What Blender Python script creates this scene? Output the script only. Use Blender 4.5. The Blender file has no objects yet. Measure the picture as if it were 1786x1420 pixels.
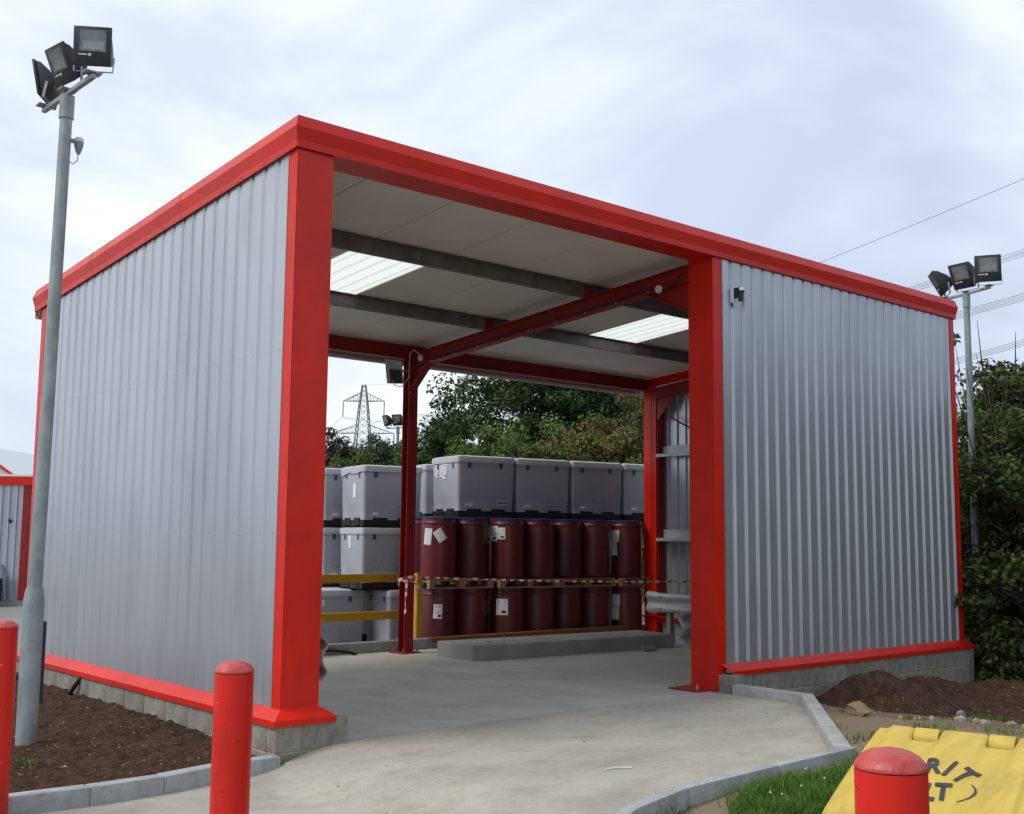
import bpy, bmesh, math, random
import numpy as np
from mathutils import Vector, Matrix, noise
random.seed(7)
S = bpy.context.scene
C = S.collection
PI = math.pi

# ---------------------------------------------------------------- camera, world, sun, exposure
CAM = (-4.4638, -7.8318, 1.60)
YAW, PITCH, ROLL = 0.7123, 0.1148, 0.0095
cd = bpy.data.cameras.new('camera'); cam = bpy.data.objects.new('camera', cd); C.objects.link(cam)
_f = Vector((math.sin(YAW) * math.cos(PITCH), math.cos(YAW) * math.cos(PITCH), math.sin(PITCH)))
_r = Vector((math.cos(YAW), -math.sin(YAW), 0)); _u = _r.cross(_f)
_r2 = _r * math.cos(ROLL) + _u * math.sin(ROLL); _u2 = -_r * math.sin(ROLL) + _u * math.cos(ROLL)
M = Matrix((_r2, _u2, -_f)).transposed().to_4x4(); M.translation = CAM
cam.matrix_world = M
cd.sensor_width = 36; cd.lens = 1979.6 / 1786 * 36; cd.clip_end = 3000; cd.clip_start = 0.05
S.camera = cam

SUN_EL, SUN_AZ = math.radians(52), math.radians(-75)   # azimuth from +Y towards +X
w = bpy.data.worlds.new('World'); S.world = w; w.use_nodes = True
nt = w.node_tree; nt.nodes.clear()
def wn(t, **k):
    n = nt.nodes.new(t)
    for a, b in k.items(): setattr(n, a, b)
    return n
out = wn('ShaderNodeOutputWorld'); bg = wn('ShaderNodeBackground')
sky = wn('ShaderNodeTexSky', sky_type='NISHITA', sun_disc=False)
sky.sun_elevation = SUN_EL; sky.sun_rotation = SUN_AZ; sky.air_density = 1.2; sky.dust_density = 3
tc = wn('ShaderNodeTexCoord')
mp = wn('ShaderNodeMapping'); mp.inputs['Scale'].default_value = (1, 1, 1.9); mp.inputs['Location'].default_value = (0.35, 0.1, 0.2)
n1 = wn('ShaderNodeTexNoise'); n1.inputs['Scale'].default_value = 2.3; n1.inputs['Detail'].default_value = 7; n1.inputs['Roughness'].default_value = .5
n1.inputs['Distortion'].default_value = .35
dotn = wn('ShaderNodeVectorMath', operation='DOT_PRODUCT')
gl = Vector((math.sin(0.22) * math.cos(.62), math.cos(0.22) * math.cos(.62), math.sin(.62)))
dotn.inputs[1].default_value = gl
mr = wn('ShaderNodeMapRange'); mr.inputs['From Min'].default_value = .55; mr.inputs['From Max'].default_value = 1
mr.inputs['To Min'].default_value = .12; mr.inputs['To Max'].default_value = .60
ad = wn('ShaderNodeMath', operation='ADD')
mr2 = wn('ShaderNodeMapRange'); mr2.inputs['From Min'].default_value = .40; mr2.inputs['From Max'].default_value = .60; mr2.inputs['To Max'].default_value = .70
cr = wn('ShaderNodeValToRGB'); e = cr.color_ramp.elements
e[0].position = 0; e[0].color = (.34, .385, .475, 1); e[1].position = 1; e[1].color = (.70, .74, .745, 1)
x = e.new(.45); x.color = (.45, .51, .62, 1)
L = nt.links.new
L(tc.outputs['Generated'], mp.inputs[0]); L(mp.outputs[0], n1.inputs['Vector']); L(n1.outputs['Fac'], mr2.inputs[0])
L(tc.outputs['Generated'], dotn.inputs[0]); L(dotn.outputs['Value'], mr.inputs[0])
L(mr.outputs[0], ad.inputs[0]); L(mr2.outputs[0], ad.inputs[1]); L(ad.outputs[0], cr.inputs[0])
bg2 = wn('ShaderNodeBackground'); bg2.inputs[1].default_value = 1.0
bg.inputs[1].default_value = .08
mixs = wn('ShaderNodeMixShader'); mixs.inputs[0].default_value = .93
L(sky.outputs[0], bg.inputs[0]); L(cr.outputs[0], bg2.inputs[0])
L(bg.outputs[0], mixs.inputs[1]); L(bg2.outputs[0], mixs.inputs[2]); L(mixs.outputs[0], out.inputs[0])

sl = bpy.data.lights.new('sun', 'SUN'); sl.energy = 1.4; sl.angle = math.radians(25); sl.color = (1, .96, .9)
so = bpy.data.objects.new('sun', sl); C.objects.link(so)
sd = Vector((math.sin(SUN_AZ) * math.cos(SUN_EL), math.cos(SUN_AZ) * math.cos(SUN_EL), math.sin(SUN_EL)))
so.rotation_euler = sd.to_track_quat('Z', 'Y').to_euler()
S.view_settings.view_transform = 'Standard'; S.view_settings.look = 'None'; S.view_settings.gamma = 1
S.view_settings.exposure = 0.66; S.view_settings.use_curve_mapping = False
S.render.engine = 'CYCLES'

# ---------------------------------------------------------------- materials
def mat(name, col, rough=.6, metal=0, spec=.5, var=.0, vscale=3, bump=0, bscale=40, coat=0, col2=None, detail=5,
        dirt=None, dscale=1.5, damt=.5, stretch=None, island=None, transl=0, bdetail=3, speck=0, chips=0, orand=0):
    m = bpy.data.materials.new(name); m.use_nodes = True; t = m.node_tree; b = t.nodes['Principled BSDF']
    l = t.links.new
    b.inputs['Roughness'].default_value = rough; b.inputs['Metallic'].default_value = metal
    b.inputs['Specular IOR Level'].default_value = spec
    if coat: b.inputs['Coat Weight'].default_value = coat; b.inputs['Coat Roughness'].default_value = .12
    tcn = t.nodes.new('ShaderNodeTexCoord'); src = tcn.outputs['Object']
    if stretch:
        mpn = t.nodes.new('ShaderNodeMapping'); mpn.inputs['Scale'].default_value = stretch; l(src, mpn.inputs[0]); ssrc = mpn.outputs[0]
    else: ssrc = src
    def nz(scale, s, det=5, rg=.55):
        n = t.nodes.new('ShaderNodeTexNoise'); n.inputs['Scale'].default_value = scale; n.inputs['Detail'].default_value = det
        n.inputs['Roughness'].default_value = rg; l(s, n.inputs['Vector']); return n
    c2 = col2 or tuple(max(0, c * (1 - var)) for c in col)
    mx = t.nodes.new('ShaderNodeMix'); mx.data_type = 'RGBA'
    mx.inputs['A'].default_value = (*col, 1); mx.inputs['B'].default_value = (*c2, 1)
    rp = t.nodes.new('ShaderNodeMapRange'); rp.inputs['From Min'].default_value = .35; rp.inputs['From Max'].default_value = .65
    if island:
        g = t.nodes.new('ShaderNodeNewGeometry'); l(g.outputs['Random Per Island'], rp.inputs[0])
        rp.inputs['From Min'].default_value = 0; rp.inputs['From Max'].default_value = 1
    else:
        l(nz(vscale, ssrc, detail).outputs['Fac'], rp.inputs[0])
    l(rp.outputs[0], mx.inputs['Factor']); cur = mx.outputs['Result']
    if island and col2:
        n2 = nz(.9, src, 3); m3 = t.nodes.new('ShaderNodeMix'); m3.data_type = 'RGBA'; m3.blend_type = 'MULTIPLY'
        r3 = t.nodes.new('ShaderNodeMapRange'); r3.inputs['From Min'].default_value = .35; r3.inputs['From Max'].default_value = .65
        r3.inputs['To Min'].default_value = .6; r3.inputs['To Max'].default_value = 1.25
        l(n2.outputs['Fac'], r3.inputs[0]); cb = t.nodes.new('ShaderNodeCombineColor')
        for k in range(3): l(r3.outputs[0], cb.inputs[k])
        m3.inputs['Factor'].default_value = 1; l(cur, m3.inputs['A']); l(cb.outputs[0], m3.inputs['B']); cur = m3.outputs['Result']
    if dirt:
        md = t.nodes.new('ShaderNodeMix'); md.data_type = 'RGBA'; md.inputs['B'].default_value = (*dirt, 1)
        r2 = t.nodes.new('ShaderNodeMapRange'); r2.inputs['From Min'].default_value = .5; r2.inputs['From Max'].default_value = .75
        r2.inputs['To Max'].default_value = damt
        l(nz(dscale, ssrc, 9, .65).outputs['Fac'], r2.inputs[0]); l(r2.outputs[0], md.inputs['Factor']); l(cur, md.inputs['A']); cur = md.outputs['Result']
    if orand:
        oi = t.nodes.new('ShaderNodeObjectInfo'); m6 = t.nodes.new('ShaderNodeMix'); m6.data_type = 'RGBA'; m6.blend_type = 'MULTIPLY'; m6.inputs['Factor'].default_value = 1
        r6 = t.nodes.new('ShaderNodeMapRange'); r6.inputs['To Min'].default_value = 1 - orand; r6.inputs['To Max'].default_value = 1 + orand
        l(oi.outputs['Random'], r6.inputs[0]); cb = t.nodes.new('ShaderNodeCombineColor')
        for k in range(3): l(r6.outputs[0], cb.inputs[k])
        l(cur, m6.inputs['A']); l(cb.outputs[0], m6.inputs['B']); cur = m6.outputs['Result']
    if speck:
        for sc_, am in ((85, speck), (17, speck * .8)):
            m4 = t.nodes.new('ShaderNodeMix'); m4.data_type = 'RGBA'; m4.blend_type = 'MULTIPLY'; m4.inputs['Factor'].default_value = 1
            r4 = t.nodes.new('ShaderNodeMapRange'); r4.inputs['From Min'].default_value = .3; r4.inputs['From Max'].default_value = .7
            r4.inputs['To Min'].default_value = 1 - am; r4.inputs['To Max'].default_value = 1 + am
            l(nz(sc_, src, 4, .7).outputs['Fac'], r4.inputs[0]); cb = t.nodes.new('ShaderNodeCombineColor')
            for k in range(3): l(r4.outputs[0], cb.inputs[k])
            l(cur, m4.inputs['A']); l(cb.outputs[0], m4.inputs['B']); cur = m4.outputs['Result']
    if chips:
        for sc_, lo, colc in ((38, .745, (.62, .40, .36)), (21, .72, (.12, .012, .012))):
            m5 = t.nodes.new('ShaderNodeMix'); m5.data_type = 'RGBA'; m5.inputs['B'].default_value = (*colc, 1)
            r5 = t.nodes.new('ShaderNodeMapRange'); r5.inputs['From Min'].default_value = lo; r5.inputs['From Max'].default_value = lo + .03; r5.inputs['To Max'].default_value = chips
            l(nz(sc_, src, 2, .6).outputs['Fac'], r5.inputs[0]); l(r5.outputs[0], m5.inputs['Factor']); l(cur, m5.inputs['A']); cur = m5.outputs['Result']
    l(cur, b.inputs['Base Color'])
    if bump:
        bn = t.nodes.new('ShaderNodeBump'); bn.inputs['Strength'].default_value = bump; bn.inputs['Distance'].default_value = .01
        l(nz(bscale, src, bdetail).outputs['Fac'], bn.inputs['Height']); l(bn.outputs[0], b.inputs['Normal'])
    if rough < .6 and not island:
        rr = t.nodes.new('ShaderNodeMapRange'); rr.inputs['To Min'].default_value = rough * .75; rr.inputs['To Max'].default_value = min(1, rough * 1.3)
        l(nz(vscale * 2.3 + 1, src, 6).outputs['Fac'], rr.inputs[0]); l(rr.outputs[0], b.inputs['Roughness'])
    if transl:
        o = t.nodes['Material Output']; tr = t.nodes.new('ShaderNodeBsdfTranslucent'); ms = t.nodes.new('ShaderNodeMixShader')
        ms.inputs[0].default_value = transl; l(cur, tr.inputs[0]); l(b.outputs[0], ms.inputs[1]); l(tr.outputs[0], ms.inputs[2]); l(ms.outputs[0], o.inputs[0])
    return m
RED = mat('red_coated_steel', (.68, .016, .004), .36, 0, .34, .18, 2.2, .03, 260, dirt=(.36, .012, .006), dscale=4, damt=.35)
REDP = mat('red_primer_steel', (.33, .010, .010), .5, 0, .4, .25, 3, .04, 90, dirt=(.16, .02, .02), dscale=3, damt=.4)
REDB = mat('red_bollard_paint', (.62, .012, .004), .38, 0, .36, .12, 4, .10, 30, dirt=(.16, .012, .01), dscale=7, damt=.7, stretch=(1, 1, .35), chips=.8)
REDTOP = mat('chipped_red_with_highlight', (.55, .07, .06), .42, 0, .5, .3, 14, .4, 45, dirt=(.3, .01, .01), dscale=22, damt=.9, chips=.8)  # pale pinkish base paints in the cap's top highlight; the chips are wear
PINK = mat('pale_backing_coat', (.50, .36, .37), .4, 0, .5, .2, 2)
SILV = mat('silver_cladding', (.50, .52, .56), .31, .60, .5, .10, .8, 0, 120, stretch=(1, 1, .3), dirt=(.30, .32, .35), dscale=2.2, damt=.5)
GALV = mat('galvanised_steel', (.36, .39, .40), .48, .55, .5, .3, 16, .03, 60, dirt=(.22, .25, .26), dscale=5, damt=.6)
GALVD = mat('dull_galvanised_purlin', (.22, .205, .19), .5, .3, .4, .35, 5, .03, 60)
POST = mat('galvanised_post', (.34, .39, .39), .5, .35, .5, .3, 9, .05, 50, dirt=(.14, .18, .19), dscale=5, damt=.6, stretch=(1, 1, .5))
CEIL = mat('white_liner_panel', (.80, .74, .67), .5, 0, .5, .12, 1.2)
ROOFT = mat('grey_roof_sheet', (.3, .31, .32), .5, .2)
GIRT = mat('bright_galvanised_rail', (.5, .53, .55), .45, .25, .5, .2, 10)
def grp():
    m = bpy.data.materials.new('translucent_rooflight'); m.use_nodes = True; t = m.node_tree; b = t.nodes['Principled BSDF']
    b.inputs['Base Color'].default_value = (.85, .88, .82, 1); b.inputs['Roughness'].default_value = .4
    o = t.nodes['Material Output']; tr = t.nodes.new('ShaderNodeBsdfTranslucent'); tr.inputs[0].default_value = (.88, .9, .82, 1)
    ms = t.nodes.new('ShaderNodeMixShader'); ms.inputs[0].default_value = .72
    t.links.new(b.outputs[0], ms.inputs[1]); t.links.new(tr.outputs[0], ms.inputs[2]); t.links.new(ms.outputs[0], o.inputs[0]); return m
GRP = grp()
SLAB = mat('floor_concrete', (.48, .46, .405), .75, 0, .3, .16, 1.1, .25, 160, dirt=(.31, .29, .25), dscale=2.3, damt=.65, speck=.10, stretch=(1.6, .7, 1))
APRON = mat('apron_concrete', (.43, .40, .335), .8, 0, .3, .2, .9, .3, 150, col2=(.33, .31, .265), dirt=(.25, .215, .155), dscale=2.2, damt=.7, speck=.12, stretch=(.8, 1.5, 1))
YARD = mat('yard_surface', (.24, .235, .225), .85, 0, .3, .2, .5, .3, 120, dirt=(.15, .145, .14), dscale=.8, damt=.6)
KERB = mat('kerb_concrete', (.38, .39, .385), .8, 0, .3, .22, 3, .35, 140, dirt=(.25, .235, .2), dscale=6, damt=.6, speck=.12)
BLOCK = mat('grey_block', (.31, .295, .255), .95, 0, .2, .22, 7, .8, 150, dirt=(.20, .165, .11), dscale=3.5, damt=.85, speck=.2, orand=.14)
MORT = mat('sandy_mortar', (.46, .38, .24), .95, 0, .2, .35, 12, .6, 120)
PLIN = mat('plinth_concrete', (.37, .37, .35), .85, 0, .2, .2, 2.5, .4, 90, dirt=(.19, .17, .15), dscale=3, damt=.5)
SOIL = mat('brown_soil', (.062, .034, .021), .97, 0, .15, .5, 9, 1.0, 70, dirt=(.16, .09, .05), dscale=26, damt=.5, bdetail=6, speck=.35)
DIRT = mat('bare_dirt', (.26, .20, .135), .95, 0, .2, .35, 5, .8, 60, dirt=(.15, .11, .07), dscale=4, damt=.8, bdetail=6)
STONE = mat('buff_stone', (.36, .27, .17), .9, 0, .2, .35, 9, .8, 60)
STONEG = mat('grey_stone', (.34, .33, .31), .9, 0, .2, .35, 9, .8, 60)
CRATE = mat('grey_crate_plastic', (.40, .415, .45), .45, 0, .4, .08, 1.5, .04, 30, dirt=(.27, .27, .28), dscale=2.5, damt=.7, orand=.08)
CRLID = mat('grey_crate_lid', (.46, .47, .49), .5, 0, .4, .1, 3, .04, 30, dirt=(.27, .27, .27), dscale=4, damt=.5)
BLACK = mat('black_plastic', (.016, .016, .022), .45, 0, .4, .4, 5)
BLACKR = mat('black_rubber', (.012, .012, .012), .6, 0, .4)
NAVY = mat('navy_latch', (.03, .06, .16), .4)
BLUE = mat('blue_drum_lid', (.02, .06, .30), .35, 0, .5, .3, 4)
DRUM = mat('maroon_drum_plastic', (.115, .008, .012), .38, 0, .5, .25, 3, .02, 30, dirt=(.13, .03, .03), dscale=5, damt=.4, orand=.3)
PAPER = mat('paper_label', (.72, .72, .74), .8, 0, .2, .06, 20)
INK = mat('black_print', (.03, .03, .03), .8)
WOOD = mat('pallet_wood', (.36, .22, .10), .85, 0, .2, .35, 6, .4, 60, dirt=(.2, .13, .07), dscale=8, damt=.6, stretch=(1, 4, 4))
WOODR = mat('stained_timber', (.24, .10, .035), .8, 0, .2, .4, 5, .3, 60, stretch=(.5, 5, 5))
YRAIL = mat('yellow_rail_paint', (.56, .30, .012), .42, 0, .5, .15, 3, .03, 60, dirt=(.42, .17, .01), dscale=1.2, damt=.7)
GRIT = mat('yellow_moulded_plastic', (.57, .41, .07), .55, 0, .35, .15, 4, .05, 160, dirt=(.30, .21, .05), dscale=3.2, damt=.9, stretch=(.45, 3.0, 1), speck=.06)
GRITD = mat('worn_lettering', (.055, .055, .075), .7, 0, .3, .4, 30)
LBLK = mat('black_lamp_housing', (.022, .026, .03), .45, 0, .5, .3, 8)
LGLS = mat('floodlight_glass', (.20, .22, .23), .12, 0, .6, .5, 5)
LSIL = mat('floodlight_reflector', (.32, .34, .34), .3, .6, .5, .3, 9)
WHITE = mat('white_plastic', (.7, .7, .7), .5)
WHT = mat('white_tape', (.72, .68, .68), .4)
RDT = mat('red_tape', (.55, .02, .02), .4)
PYL = mat('pylon_steel', (.20, .235, .27), .6, .1)
WIRE = mat('wire_aluminium', (.30, .31, .36), .6, .0)
BARK = mat('tree_bark', (.09, .07, .05), .9, 0, .2, .4, 8, .6, 30)
LF = {
 'oak': mat('oak_leaf', (.065, .125, .022), .55, 0, .3, col2=(.018, .04, .012), island=True, transl=.22),
 'dark': mat('dark_leaf', (.040, .085, .020), .55, 0, .3, col2=(.010, .024, .010), island=True, transl=.18),
 'haw': mat('hawthorn_leaf', (.15, .20, .035), .55, 0, .3, col2=(.05, .085, .018), island=True, transl=.25),
 'bright': mat('bright_leaf', (.16, .26, .04), .55, 0, .3, col2=(.06, .11, .02), island=True, transl=.25),
 'rust': mat('rusty_leaf', (.17, .12, .03), .55, 0, .3, col2=(.07, .10, .02), island=True, transl=.2),
 'copper': mat('copper_leaf', (.05, .035, .03), .55, 0, .3, col2=(.025, .03, .022), island=True, transl=.15),
 'hedge': mat('hedge_leaf', (.11, .15, .03), .6, 0, .3, col2=(.018, .04, .012), island=True, transl=.18),
}
GRASS = mat('grass_blade', (.14, .26, .035), .6, 0, .3, col2=(.05, .13, .018), island=True, transl=.25)
GROUNDM = None

# ---------------------------------------------------------------- helpers
class MB:
    def __init__(s): s.v = []; s.f = []; s.m = []
    def add(s, vs, fs, mi=0):
        o = len(s.v); s.v += [tuple(v) for v in vs]; s.f += [tuple(i + o for i in f) for f in fs]; s.m += [mi] * len(fs); return s
    def box(s, x0, x1, y0, y1, z0, z1, mi=0):
        return s.add([(x0, y0, z0), (x1, y0, z0), (x1, y1, z0), (x0, y1, z0), (x0, y0, z1), (x1, y0, z1), (x1, y1, z1), (x0, y1, z1)],
                     [(0, 3, 2, 1), (4, 5, 6, 7), (0, 1, 5, 4), (1, 2, 6, 5), (2, 3, 7, 6), (3, 0, 4, 7)], mi)
    def hexa(s, p, mi=0):   # 8 pts bottom 4, top 4
        return s.add(p, [(0, 3, 2, 1), (4, 5, 6, 7), (0, 1, 5, 4), (1, 2, 6, 5), (2, 3, 7, 6), (3, 0, 4, 7)], mi)
    def bar(s, a, b, wd, ht, up=(0, 0, 1), mi=0):
        a, b = Vector(a), Vector(b); d = (b - a).normalized(); up = Vector(up)
        sx = d.cross(up); sx = sx.normalized() * wd / 2 if sx.length > 1e-6 else Vector((1, 0, 0)) * wd / 2
        sy = sx.cross(d).normalized() * ht / 2
        return s.hexa([a - sx - sy, a + sx - sy, b + sx - sy, b - sx - sy, a - sx + sy, a + sx + sy, b + sx + sy, b - sx + sy], mi)
    def tube(s, pts, rad, n=8, mi=0, caps=True):
        pts = [Vector(p) for p in pts]; rad = rad if hasattr(rad, '__len__') else [rad] * len(pts); base = len(s.v)
        for i, p in enumerate(pts):
            d = (pts[min(i + 1, len(pts) - 1)] - pts[max(i - 1, 0)]).normalized()
            a = d.cross(Vector((0, 0, 1))); a = d.cross(Vector((0, 1, 0))) if a.length < .15 else a
            a.normalize(); b = d.cross(a)
            for k in range(n):
                t = 2 * PI * k / n; s.v.append(tuple(p + (a * math.cos(t) + b * math.sin(t)) * rad[i]))
        for i in range(len(pts) - 1):
            for k in range(n):
                k2 = (k + 1) % n
                s.f.append((base + i * n + k, base + i * n + k2, base + (i + 1) * n + k2, base + (i + 1) * n + k)); s.m.append(mi)
        if caps:
            s.f.append(tuple(base + k for k in reversed(range(n)))); s.m.append(mi)
            s.f.append(tuple(base + (len(pts) - 1) * n + k for k in range(n))); s.m.append(mi)
        return s
    def lathe(s, prof, n=24, c=(0, 0), mi=0):   # prof [(r,z)]
        base = len(s.v)
        for r, z in prof:
            for k in range(n):
                t = 2 * PI * k / n; s.v.append((c[0] + r * math.cos(t), c[1] + r * math.sin(t), z))
        for i in range(len(prof) - 1):
            for k in range(n):
                k2 = (k + 1) % n
                s.f.append((base + i * n + k, base + i * n + k2, base + (i + 1) * n + k2, base + (i + 1) * n + k)); s.m.append(mi)
        s.f.append(tuple(base + k for k in reversed(range(n)))); s.m.append(mi)
        s.f.append(tuple(base + (len(prof) - 1) * n + k for k in range(n))); s.m.append(mi)
        return s
    def prism(s, prof, A, B, mi=0):  # prof list of fn(end)->point pairs
        n = len(A); s.add(list(A) + list(B), [tuple(range(n))[::-1], tuple(range(n, 2 * n))] + [(i, (i + 1) % n, (i + 1) % n + n, i + n) for i in range(n)], mi); return s
    def build(s, name, mats, parent=None, smooth=False, bevel=0, segs=2, loc=None, angle=40):
        me = bpy.data.meshes.new(name); me.from_pydata(s.v, [], s.f)
        mats = mats if isinstance(mats, (list, tuple)) else [mats]
        for m in mats: me.materials.append(m)
        if len(mats) > 1: me.polygons.foreach_set('material_index', s.m)
        bm = bmesh.new(); bm.from_mesh(me); bmesh.ops.recalc_face_normals(bm, faces=bm.faces)
        if bevel:
            eds = [e for e in bm.edges if len(e.link_faces) == 2 and e.calc_face_angle() > math.radians(30)]
            bmesh.ops.bevel(bm, geom=eds, offset=bevel, segments=segs, affect='EDGES', profile=.5)
        bm.to_mesh(me); bm.free()
        if smooth or bevel:
            me.polygons.foreach_set('use_smooth', [True] * len(me.polygons))
            me.set_sharp_from_angle(angle=math.radians(angle))
        o = bpy.data.objects.new(name, me); C.objects.link(o); o.parent = parent
        if loc is not None: o.location = loc
        return o
def mesh_obj(name, v, f, m, parent=None, smooth=False):
    me = bpy.data.meshes.new(name); me.from_pydata(v, [], f); me.materials.append(m)
    if smooth: me.polygons.foreach_set('use_smooth', [True] * len(me.polygons))
    o = bpy.data.objects.new(name, me); C.objects.link(o); o.parent = parent; return o
def tag(o, label, cat, group=None):
    o['label'] = label; o['category'] = cat
    if group: o['group'] = group
    return o
def thing(name, label, cat, loc=(0, 0, 0), rz=0, group=None):
    o = bpy.data.objects.new(name, None); C.objects.link(o); o.location = loc; o.rotation_euler = (0, 0, rz); o.empty_display_size = .2
    return tag(o, label, cat, group)
def struct(o): o['kind'] = 'structure'; return o
def stuff(o): o['kind'] = 'stuff'; return o
def kids(o): return [c for c in bpy.data.objects if c.parent == o]
def dup(root, loc, rz, label, group=None):
    r = root.copy(); C.objects.link(r); r.location = loc; r.rotation_euler = (0, 0, rz); r['label'] = label
    if group: r['group'] = group
    def rec(src, dst):
        for ch in KIDS.get(src, kids(src)):
            c = ch.copy(); C.objects.link(c); c.parent = dst; rec(ch, c)
    rec(root, r); return r
KIDS = {}
def inst(src, parent, loc, rot=(0, 0, 0), name=None):
    o = bpy.data.objects.new(name or src.name.split('.')[0], src.data); C.objects.link(o); o.parent = parent; o.location = loc; o.rotation_euler = rot; return o
def along(px, t):   # a spot on the ground: bearing and distance from where the photographer stood
    k = (px - 893) / 1980
    return (-4.464 + t * (.654 + .757 * k), -7.832 + t * (.757 - .654 * k))
def sm(t): t = max(0, min(1, t)); return t * t * (3 - 2 * t)
def fr(x, y, z=0, o=4): return noise.fractal(Vector((x, y, z)), 1.0, 2.0, o)

# ---------------------------------------------------------------- ground and paving
W, D = 10.46, 5.92
APOLY = [(.56, -.02), (5.2, -.02), (5.16, -1.08), (2.93, -2.95), (1.04, -3.065), (.45, -3.21), (-.8, -3.65), (-2.3, -4.5), (-3.2, -6), (-3.4, -13), (-14, -13), (-14, -.13), (-.05, -.12)]
def inpoly(x, y, P):
    c = False; j = len(P) - 1
    for i in range(len(P)):
        a, b = P[i], P[j]
        if (a[1] > y) != (b[1] > y) and x < (b[0] - a[0]) * (y - a[1]) / (b[1] - a[1]) + a[0]: c = not c
        j = i
    return c
def pdist(x, y, P):
    m = 1e9
    for i in range(len(P)):
        ax, ay = P[i]; bx, by = P[(i + 1) % len(P)]; dx, dy = bx - ax, by - ay
        t = max(0, min(1, ((x - ax) * dx + (y - ay) * dy) / (dx * dx + dy * dy))); m = min(m, math.hypot(x - ax - t * dx, y - ay - t * dy))
    return m
def za(x, y): return -.15 * sm((.5 - x) / .9) - .012 * max(0, -y - .3) * 0
def gout(x, y):
    right = -.03 - .10 * max(0, min(x, 17) - 5.2) - .02 * max(0, min(x, 60) - 17)
    if y > 0: right = right + (-.39 - right) * sm((y - 2) / 6) if x < 16 else right
    if x < -.5 and y > -.5: right = -.22
    if y > 6.1: right = -.39 if x < 16 else right
    if y < -2.6 and -1 < x < 4.6: right += .045 * sm((x - .6) / 1.2) * sm((4.6 - x) / 1)
    return right + .035 * fr(x * .8, y * .8) * (1 if x > -1 and y < 2 else 0)
def ground():
    ax = sorted(set([round(v, 3) for v in list(np.arange(-4, 14, .14)) + list(np.arange(-20, -4, 1.0)) + list(np.arange(14, 40, 1.0)) + [-400, -200, -100, -60, -40, -30, 50, 60, 80, 120, 200, 400]]))
    ay = sorted(set([round(v, 3) for v in list(np.arange(-8, 2, .14)) + list(np.arange(-20, -8, 1.0)) + list(np.arange(2, 40, 1.0)) + [-400, -200, -100, -60, -30, 50, 70, 100, 200, 400, 700]]))
    v = []
    for y in ay:
        for x in ax:
            if x < .9 and x > -2.7 and -.6 < y < 7.1: z = -.5
            elif -.2 < x < 10.9 and -.2 < y < 6.3: z = -.6 if (x < 10.6 and y > 0) else gout(x, y)
            elif inpoly(x, y, APOLY) and pdist(x, y, APOLY) > .2: z = -.4
            elif inpoly(x, y, APOLY): z = min(gout(x, y), -.2)
            else: z = gout(x, y)
            v.append((x, y, z))
    nx = len(ax); f = [(j * nx + i, j * nx + i + 1, (j + 1) * nx + i + 1, (j + 1) * nx + i) for j in range(len(ay) - 1) for i in range(nx - 1)]
    m = mat('grassy_ground', (.075, .085, .03), .95, 0, .2, .3, 2, .8, 50, col2=(.13, .10, .06))
    t = m.node_tree; b = t.nodes['Principled BSDF']; lk = b.inputs['Base Color'].links[0].from_socket
    at = t.nodes.new('ShaderNodeAttribute'); at.attribute_name = 'bare'; mx = t.nodes.new('ShaderNodeMix'); mx.data_type = 'RGBA'
    n = t.nodes.new('ShaderNodeTexNoise'); n.inputs['Scale'].default_value = 7; n.inputs['Detail'].default_value = 8
    cr = t.nodes.new('ShaderNodeValToRGB'); cr.color_ramp.elements[0].color = (.09, .062, .036, 1); cr.color_ramp.elements[1].color = (.27, .205, .135, 1)
    cr.color_ramp.elements[0].position = .35; cr.color_ramp.elements[1].position = .65
    t.links.new(n.outputs['Fac'], cr.inputs[0]); t.links.new(at.outputs['Fac'], mx.inputs['Factor']); t.links.new(lk, mx.inputs['A']); t.links.new(cr.outputs[0], mx.inputs['B'])
    t.links.new(mx.outputs['Result'], b.inputs['Base Color'])
    o = mesh_obj('ground', v, f, m, smooth=True); struct(o)
    a = o.data.attributes.new('bare', 'FLOAT', 'POINT'); a.data.foreach_set('value', [bare(p[0], p[1]) for p in v])
def bare(x, y):
    # trodden earth between the kerb, the plinth and the heap, and along the foot of the kerb
    if x < -3 or y > .5 or x > 13: return 0
    e = sm((x - 2.35) / .7) * sm((y + 4.3) / .8) * (1 - .75 * sm((x - y - 9.2) / 2))
    k = pdist(x, y, APOLY); e = max(e, 1 - sm((k - .13 - .40 * sm((1.5 - x) / .9)) / .14))
    return max(0, min(1, e + .35 * fr(x * 1.7, y * 1.7, 3)))
ground()

def slab_panel(name, poly, zf, m, thick=.12, cuts=()):
    bm = bmesh.new(); vs = [bm.verts.new((x, y, 0)) for x, y in poly]; bm.faces.new(vs)
    for cx_ in cuts:
        bmesh.ops.bisect_plane(bm, geom=bm.verts[:] + bm.edges[:] + bm.faces[:], plane_co=(cx_, 0, 0), plane_no=(1, 0, 0))
    bmesh.ops.triangulate(bm, faces=bm.faces[:])
    bmesh.ops.recalc_face_normals(bm, faces=bm.faces)
    top = bm.faces[:]
    if top[0].normal.z < 0: bmesh.ops.reverse_faces(bm, faces=top)
    r = bmesh.ops.extrude_face_region(bm, geom=top)
    for v in [g for g in r['geom'] if isinstance(g, bmesh.types.BMVert)]: v.co.z = 1
    for v in bm.verts:
        up = v.co.z > .5; v.co.z = zf(v.co.x, v.co.y) - (0 if up else thick)
    bmesh.ops.recalc_face_normals(bm, faces=bm.faces)
    me = bpy.data.meshes.new(name); bm.to_mesh(me); bm.free(); me.materials.append(m)
    o = bpy.data.objects.new(name, me); C.objects.link(o); return o
def zs(x, y): return -.009 * max(0, y - .3)
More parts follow.
